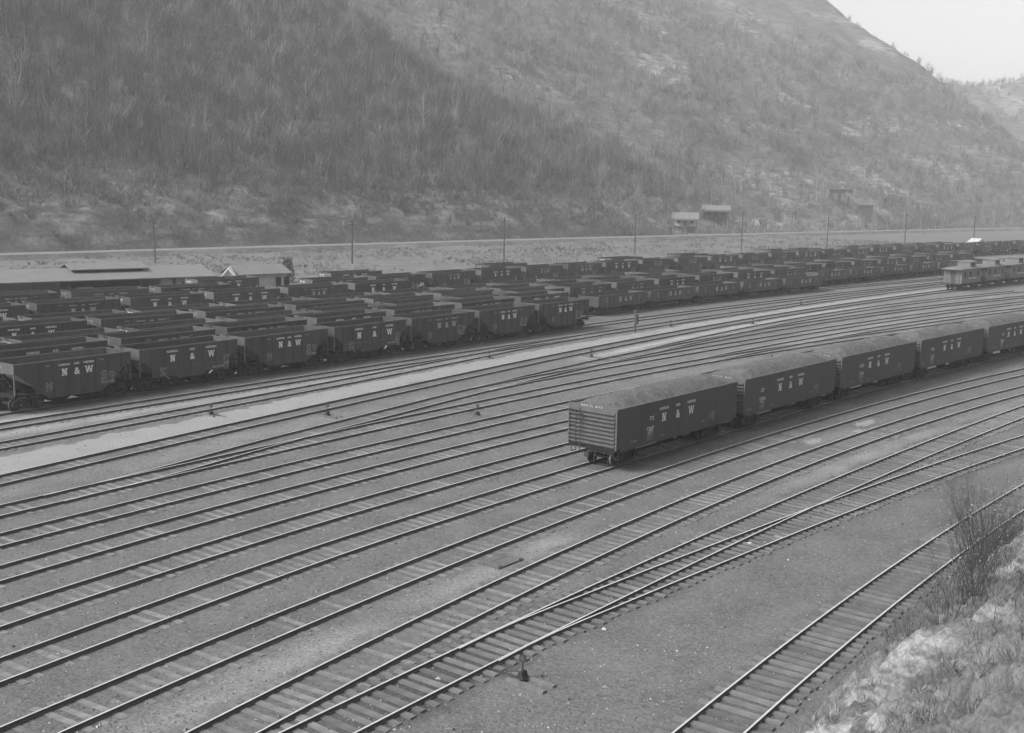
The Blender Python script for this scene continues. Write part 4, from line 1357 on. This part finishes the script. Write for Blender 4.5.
def scatter_twigs(name, P, H, nper, tone, m, spread, width, seed, trunk=0.0):
    """brush: for every plant many thin upright slivers; one mesh that nobody could count"""
    r = np.random.default_rng(seed)
    n = len(P)
    base = np.repeat(P, nper, 0); hh = np.repeat(H, nper); tn = np.repeat(tone, nper)
    K = len(base)
    ang = r.uniform(0, 2 * np.pi, K); rad = np.sqrt(r.random(K)) * spread * hh
    start = base + np.stack([np.cos(ang) * rad * .35, np.sin(ang) * rad * .35, r.uniform(0, .55, K) * hh], 1)
    lean = np.stack([np.cos(ang), np.sin(ang)], 1) * (r.random(K) * .9)[:, None] + r.normal(0, .25, (K, 2))
    L = hh * r.uniform(.25, .6, K)
    dirv = np.concatenate([lean, np.ones((K, 1))], 1); dirv /= np.linalg.norm(dirv, axis=1)[:, None]
    tip = start + dirv * L[:, None]
    a2 = r.uniform(0, 2 * np.pi, K); w = (width * hh * r.uniform(.6, 1.5, K))[:, None]
    sd = np.stack([np.cos(a2), np.sin(a2), np.zeros(K)], 1) * w
    co = np.stack([start - sd, start + sd, tip], 1).reshape(-1, 3)
    tv = np.repeat(np.clip(tn + r.normal(0, .10, K), 0, 1), 3)
    if trunk:                                                     # a thin upright stem for every tree
        a3 = r.uniform(0, np.pi, n); sd = np.stack([np.cos(a3), np.sin(a3), np.zeros(n)], 1) * (trunk * (.6 + .05 * H))[:, None]
        tp_ = P + np.stack([r.normal(0, .06, n) * H, r.normal(0, .06, n) * H, H * 1.08], 1)
        for q in (sd, np.stack([-sd[:, 1], sd[:, 0], sd[:, 2]], 1)):
            co = np.concatenate([co, np.stack([P - q - [0, 0, .4], P + q - [0, 0, .4], tp_], 1).reshape(-1, 3)])
            tv = np.concatenate([tv, np.repeat(np.where(r.random(n) < .35, 1.25, .15) * np.ones(n), 3)])
        K = len(co) // 3
    me = raw_mesh(bpy.data.meshes.new(name), co, np.arange(K * 3).reshape(-1, 3), m, 'tone', tv, False)
    return stuff(link(name, me))


def hill_points(n, x0, x1, y0, y1, seed, dens=None):
    r = np.random.default_rng(seed)
    x = r.uniform(x0, x1, n * 3); y = r.uniform(y0, y1, n * 3)
    h, dt = hill_height(x, y)
    keep = (dt > 9) & (x / y < .50) & (x / y > -.50) & (h < 14 + y * .19)
    for (hx_, hy_) in ((54.5, 378), (67, 394), (128, 456)):
        keep &= ~((np.abs(x - hx_ * y / hy_) < 5.0) & (y > hy_ - 17) & (y < hy_ + 5))
    if dens is not None: keep &= r.random(len(x)) < dens(x, y, h, dt)
    x, y, h = x[keep][:n], y[keep][:n], h[keep][:n]
    return np.stack([x, y, h - .1], 1), h


# brush on the near left spur, on the larger hill behind, and on the far ridge
P, h = hill_points(12000, -190, 60, 215, 420, 1, lambda x, y, h, dt: np.clip((h - 2) / 8, .35, 1) * (0.35 + 1.1 * fbm(x * .05, y * .05, 81)))
scatter_twigs('hillside_brush', P, rng.uniform(1.0, 3.2, len(P)), 26, np.clip(fbm(P[:, 0] * .06, P[:, 1] * .06, 83) * 1.3 - .28, 0, 1), M['twig'], .55, .030, 2)
P, h = hill_points(2600, -190, 60, 225, 420, 3, lambda x, y, h, dt: np.clip((h - 8) / 10, 0, 1))
scatter_twigs('hillside_wood', P, rng.uniform(4, 9.5, len(P)), 60, np.clip(rng.random(len(P)) ** 3, 0, 1), M['twig'], .40, .0075, 4, .11)
P, h = hill_points(13000, -60, 330, 300, 700, 5, lambda x, y, h, dt: .3 + 1.0 * fbm(x * .035, y * .035, 85))
scatter_twigs('far_hill_brush', P, rng.uniform(1.5, 4.2, len(P)), 22, np.clip(fbm(P[:, 0] * .05, P[:, 1] * .05, 87) * 1.4 - .15, 0, 1), M['twig'], .6, .032, 6)
P, h = hill_points(2400, -40, 330, 330, 720, 7, lambda x, y, h, dt: np.clip(.15 + 1.3 * (fbm(x * .02, y * .02, 89) - .3), 0, 1))
scatter_twigs('far_hill_wood', P, rng.uniform(4, 8.5, len(P)), 46, np.clip(rng.random(len(P)) ** 1.6, 0, 1), M['twig'], .40, .009, 8, .15)
P, h = hill_points(900, 250, 640, 700, 1130, 9)
scatter_twigs('ridge_wood', P, rng.uniform(4.5, 8, len(P)), 46, rng.random(len(P)) * .5, M['twig'], .42, .012, 10)

# weeds in the field before the road
n = 7000
r9 = np.random.default_rng(11)
ss = r9.uniform(60, 330, n); off = r9.uniform(6, 62, n) ** 1.0
tt = road_t(ss) - off
X = ss * CA - tt * SA; Y = ss * SA + tt * CA
keep = (tt > 66.6 + 3.6 * 13.2 - .0005 * np.maximum(ss - 60, 0) ** 2) & (fbm(X * .08, Y * .08, 95) > .42) & ~((ss > 35) & (ss < 105) & (tt < 146))
P = np.stack([X, Y, np.full(n, GZ - .05)], 1)[keep]
scatter_twigs('field_weeds', P, r9.uniform(.3, .9, len(P)), 14, np.clip(fbm(P[:, 0] * .1, P[:, 1] * .1, 97) * 1.5 - .4, 0, 1), M['twig'], 1.0, .06, 12)

# dry weeds on the clay bank
n = 42000
r9 = np.random.default_rng(21)
X = r9.uniform(4, 44, n); Y = r9.uniform(18, 62, n)
bh, bd = bank_height(X, Y)
s_, t_ = yard(X, Y)
g_ = fbm(s_ * 0.33 + 7, t_ * 0.12, 31, 4)
keep = (bd > .25) & (bd < 10) & (r9.random(n) < np.clip((.58 - g_) * 5 + .22 + .8 * sstep(2.8, 4.8, bd) + 1.1 * sstep(34, 40, s_), .08, 1)) & (X / Y < .5)
P = np.stack([X, Y, bh - .04], 1)[keep]
scatter_twigs('bank_weeds', P, r9.uniform(.18, .75, len(P)), 16, np.clip(fbm(P[:, 0] * .5, P[:, 1] * .5, 99) * 1.5 - .45, 0, 1), M['twig'], .8, .013, 14)


def make_bush(h, seed):
    rr = random.Random(seed); root = thing('bare_bush', 'x', 'bush')
    mb = MB(); tips = []
    for k in range(7):
        a = rr.uniform(0, 6.28); d = Vector((math.cos(a) * .42, math.sin(a) * .32, 1)).normalized()
        branch(mb, Vector((math.cos(a) * .06, math.sin(a) * .06, -.15)), d, h * rr.uniform(.7, 1.0), .010 + .003 * h, 2, rr, .55, 4, 2, 4, tips)
    mb.obj('stem', M['bark'], root)
    lf = MB()
    for q in tips:
        if rr.random() < .25:
            u = Vector((rr.uniform(-1, 1), rr.uniform(-1, 1), rr.uniform(-1, 1))).normalized() * .026; v = Vector((rr.uniform(-1, 1), rr.uniform(-1, 1), rr.uniform(-1, 1))).normalized() * .03
            lf.face([q - u, q - v, q + u, q + v])
    lf.obj('foliage', M['leaf'], root)
    return root


bp_ = [make_bush(2.0, 1), make_bush(2.7, 2), make_bush(1.4, 5)]
BUSH = [(17.3, 40.3, 1, 1.05, 'tall bare sapling bush whose twigs cross the siding at right'), (15.9, 38.2, 0, .9, 'bare bush at the foot of the bank beside the siding ties'),
        (17.9, 41.3, 2, 1.4, 'dense twiggy bush farthest up the bank foot at right'), (18.3, 43.2, 0, 1.2, 'bare bush crossing both siding rails at the right edge'),
        (14.3, 34.4, 1, .95, 'bare branching bush in the middle of the clay bank'), (13.3, 33.0, 2, 1.5, 'low twiggy bush in the gully of the clay bank'),
        (15.4, 36.6, 0, 1.15, 'bare bush high on the bank near the right edge'), (11.2, 30.9, 2, .7, 'small twiggy bush near the bottom of the bank'),
        (13.2, 31.0, 0, .9, 'twiggy bush in the lower right corner'), (16.6, 38.9, 1, 1.15, 'tall bare bush at the upper right of the bank'),
        (14.4, 37.1, 2, 1.0, 'small bush behind the pale rock ledge'), (16.1, 37.9, 0, 1.3, 'dark bare bush against the right picture edge'),
        (16.7, 38.6, 0, 1.0, 'spreading bare bush just behind the rock ledge'), (17.0, 39.6, 2, 1.4, 'thick twiggy bush between the siding and the tall sapling'),
        (14.8, 35.3, 1, 1.0, 'leaning bare bush halfway up the bank at right'), (13.9, 33.2, 0, 1.05, 'bushy scrub beside the lower gully of the bank'),
        (15.6, 37.3, 2, 1.6, 'forked scrub in the densest brush of the bank'), (12.4, 31.4, 2, 1.2, 'short bare bush on the pale rock near the bottom')]
first = [True] * 3
for (x, y, k, sc, lab) in BUSH:
    o = bp_[k] if first[k] else copy_tree(bp_[k]); first[k] = False
    o.location = (x, y, float(bank_height(np.array(x), np.array(y))[0])); o.rotation_euler = (0, 0, R.uniform(0, 6)); o.scale = (sc,) * 3
    o['label'] = lab; o['group'] = 'bare bushes on the clay bank'

stone(14.9, 38.9, .26, 'pale upright stone on the bank foot beside the siding', True)
stone(3.0, 35.6, .07, 'small pale stone on the open cinder ground below the nearest switch')
stone(9.6, 45.0, .09, 'small pale stone in the middle of the open cinder ground')

# ------------------------------------------------------------------ houses and tipple under the right hill (coordinates on the slope)
hill_house(54.5, 378, -.15, 7.5, 6, 2.6, 1.7, 'low house with a pale roof just above the road', M['wall'], M['pale_roof'])
hill_house(67.0, 394, -.15, 8.5, 6, 2.6, 1.3, 'dark fronted house higher up right of the pale roofed house', M['wood'], M['pale_roof'])


def make_tipple(x, y):
    z = on_hill(x, y)
    rt = thing('timber_tipple', 'weathered timber tipple with a sloping chute on the right hillside', 'tipple', (x, y, z), -.1)
    mb = MB(); mb.box(-7, 3, -2, 2, 6.2, 6.5); mb.obj('upper_roof', M['pale_roof'], rt)
    mb = MB(); mb.box(-6.5, 2.5, -1.6, 1.6, 4.6, 6.2); mb.obj('upper_shed', M['wood'], rt)
    mb = MB(); mb.bar((0, -1.5, 5.2), (6.5, -2.5, -.2), 1.6, 1.1); mb.obj('chute', M['pale_roof'], rt)
    mb = MB(); mb.box(4.5, 10, -5, -1.2, -6, .2); mb.obj('bin', M['wood'], rt)
    mb = MB(); mb.box(4.1, 10.4, -5.4, -.8, .2, .45); mb.obj('bin_roof', M['board'], rt)
    for x_ in (-5.5, -2, 1.5):
        for y_ in (-1.3, 1.3):
            mb = MB(); mb.box(x_ - .15, x_ + .15, y_ - .15, y_ + .15, -5, 4.6); mb.obj('post', M['wood'], rt)
    return rt


make_tipple(128, 456)

# ------------------------------------------------------------------ air
hz = MB(); hz.box(-345, 700, -30, 1250, GZ - 3.5, 215)
vm = bpy.data.materials.new('valley_haze'); vm.use_nodes = True
nt = vm.node_tree
for n_ in list(nt.nodes):
    if n_.type != 'OUTPUT_MATERIAL': nt.nodes.remove(n_)
pv = nt.nodes.new('ShaderNodeVolumePrincipled')
pv.inputs['Color'].default_value = grey(.92); pv.inputs['Density'].default_value = .00042
nt.links.new(pv.outputs[0], [n_ for n_ in nt.nodes if n_.type == 'OUTPUT_MATERIAL'][0].inputs['Volume'])
o = hz.obj('haze', vm); stuff(o)

# ------------------------------------------------------------------ sky, sun, camera
SUN_EL, SUN_AZ = math.radians(42), math.atan2(-.90, -.42)      # azimuth of the sun measured from +Y toward +X
w = bpy.data.worlds.new('World'); SC.world = w; w.use_nodes = True
nt = w.node_tree
bg = nt.nodes['Background']
sky = nt.nodes.new('ShaderNodeTexSky'); sky.sky_type = 'NISHITA'; sky.sun_disc = False
sky.sun_elevation = SUN_EL; sky.sun_rotation = SUN_AZ; sky.air_density = 1.0; sky.dust_density = 4.0; sky.ozone_density = 1.0
bw = nt.nodes.new('ShaderNodeRGBToBW')
nt.links.new(sky.outputs[0], bw.inputs[0]); nt.links.new(bw.outputs[0], bg.inputs['Color'])
bg.inputs['Strength'].default_value = 0.15
sd = bpy.data.lights.new('sun', 'SUN'); sd.energy = 1.8; sd.angle = math.radians(14); sd.color = (1, 1, 1)
so = bpy.data.objects.new('sun', sd); COL.objects.link(so)
sdir = Vector((math.sin(SUN_AZ) * math.cos(SUN_EL), math.cos(SUN_AZ) * math.cos(SUN_EL), math.sin(SUN_EL)))
so.rotation_euler = sdir.to_track_quat('Z', 'Y').to_euler(); so.location = (0, -5, 60)

cd = bpy.data.cameras.new('camera'); co = bpy.data.objects.new('camera', cd); COL.objects.link(co)
F, PITCH, ROLL = 1149.75, .154462, .016291
cp, sp = math.cos(PITCH), math.sin(PITCH)
fw = Vector((0, cp, -sp)); up = Vector((0, sp, cp)); rt_ = Vector((1, 0, 0))
c_, s_ = math.cos(ROLL), math.sin(ROLL)
r2 = rt_ * c_ + up * s_; u2 = up * c_ - rt_ * s_
co.matrix_world = Matrix(((r2.x, u2.x, -fw.x, 0), (r2.y, u2.y, -fw.y, 0), (r2.z, u2.z, -fw.z, CAM_H), (0, 0, 0, 1)))
cd.sensor_fit = 'HORIZONTAL'; cd.sensor_width = 36.0; cd.lens = F * 36.0 / 1024.0
cd.shift_x = -(516 - 512) / 1024.0; cd.shift_y = (365.5 - 366.5) / 1024.0
cd.clip_start = .1; cd.clip_end = 4000
SC.camera = co

vs = SC.view_settings
vs.view_transform = 'Standard'; vs.look = 'None'; vs.exposure = 0.92; vs.gamma = 1.0; vs.use_curve_mapping = False
SC.render.engine = 'CYCLES'
cy = SC.cycles
cy.max_bounces = 6; cy.diffuse_bounces = 3; cy.glossy_bounces = 2; cy.volume_bounces = 1; cy.transparent_max_bounces = 4
cy.use_denoising = True; cy.denoiser = 'OPENIMAGEDENOISE'; cy.denoising_input_passes = 'RGB_ALBEDO_NORMAL'; cy.denoising_prefilter = 'NONE'
cy.use_adaptive_sampling = True; cy.adaptive_threshold = .01
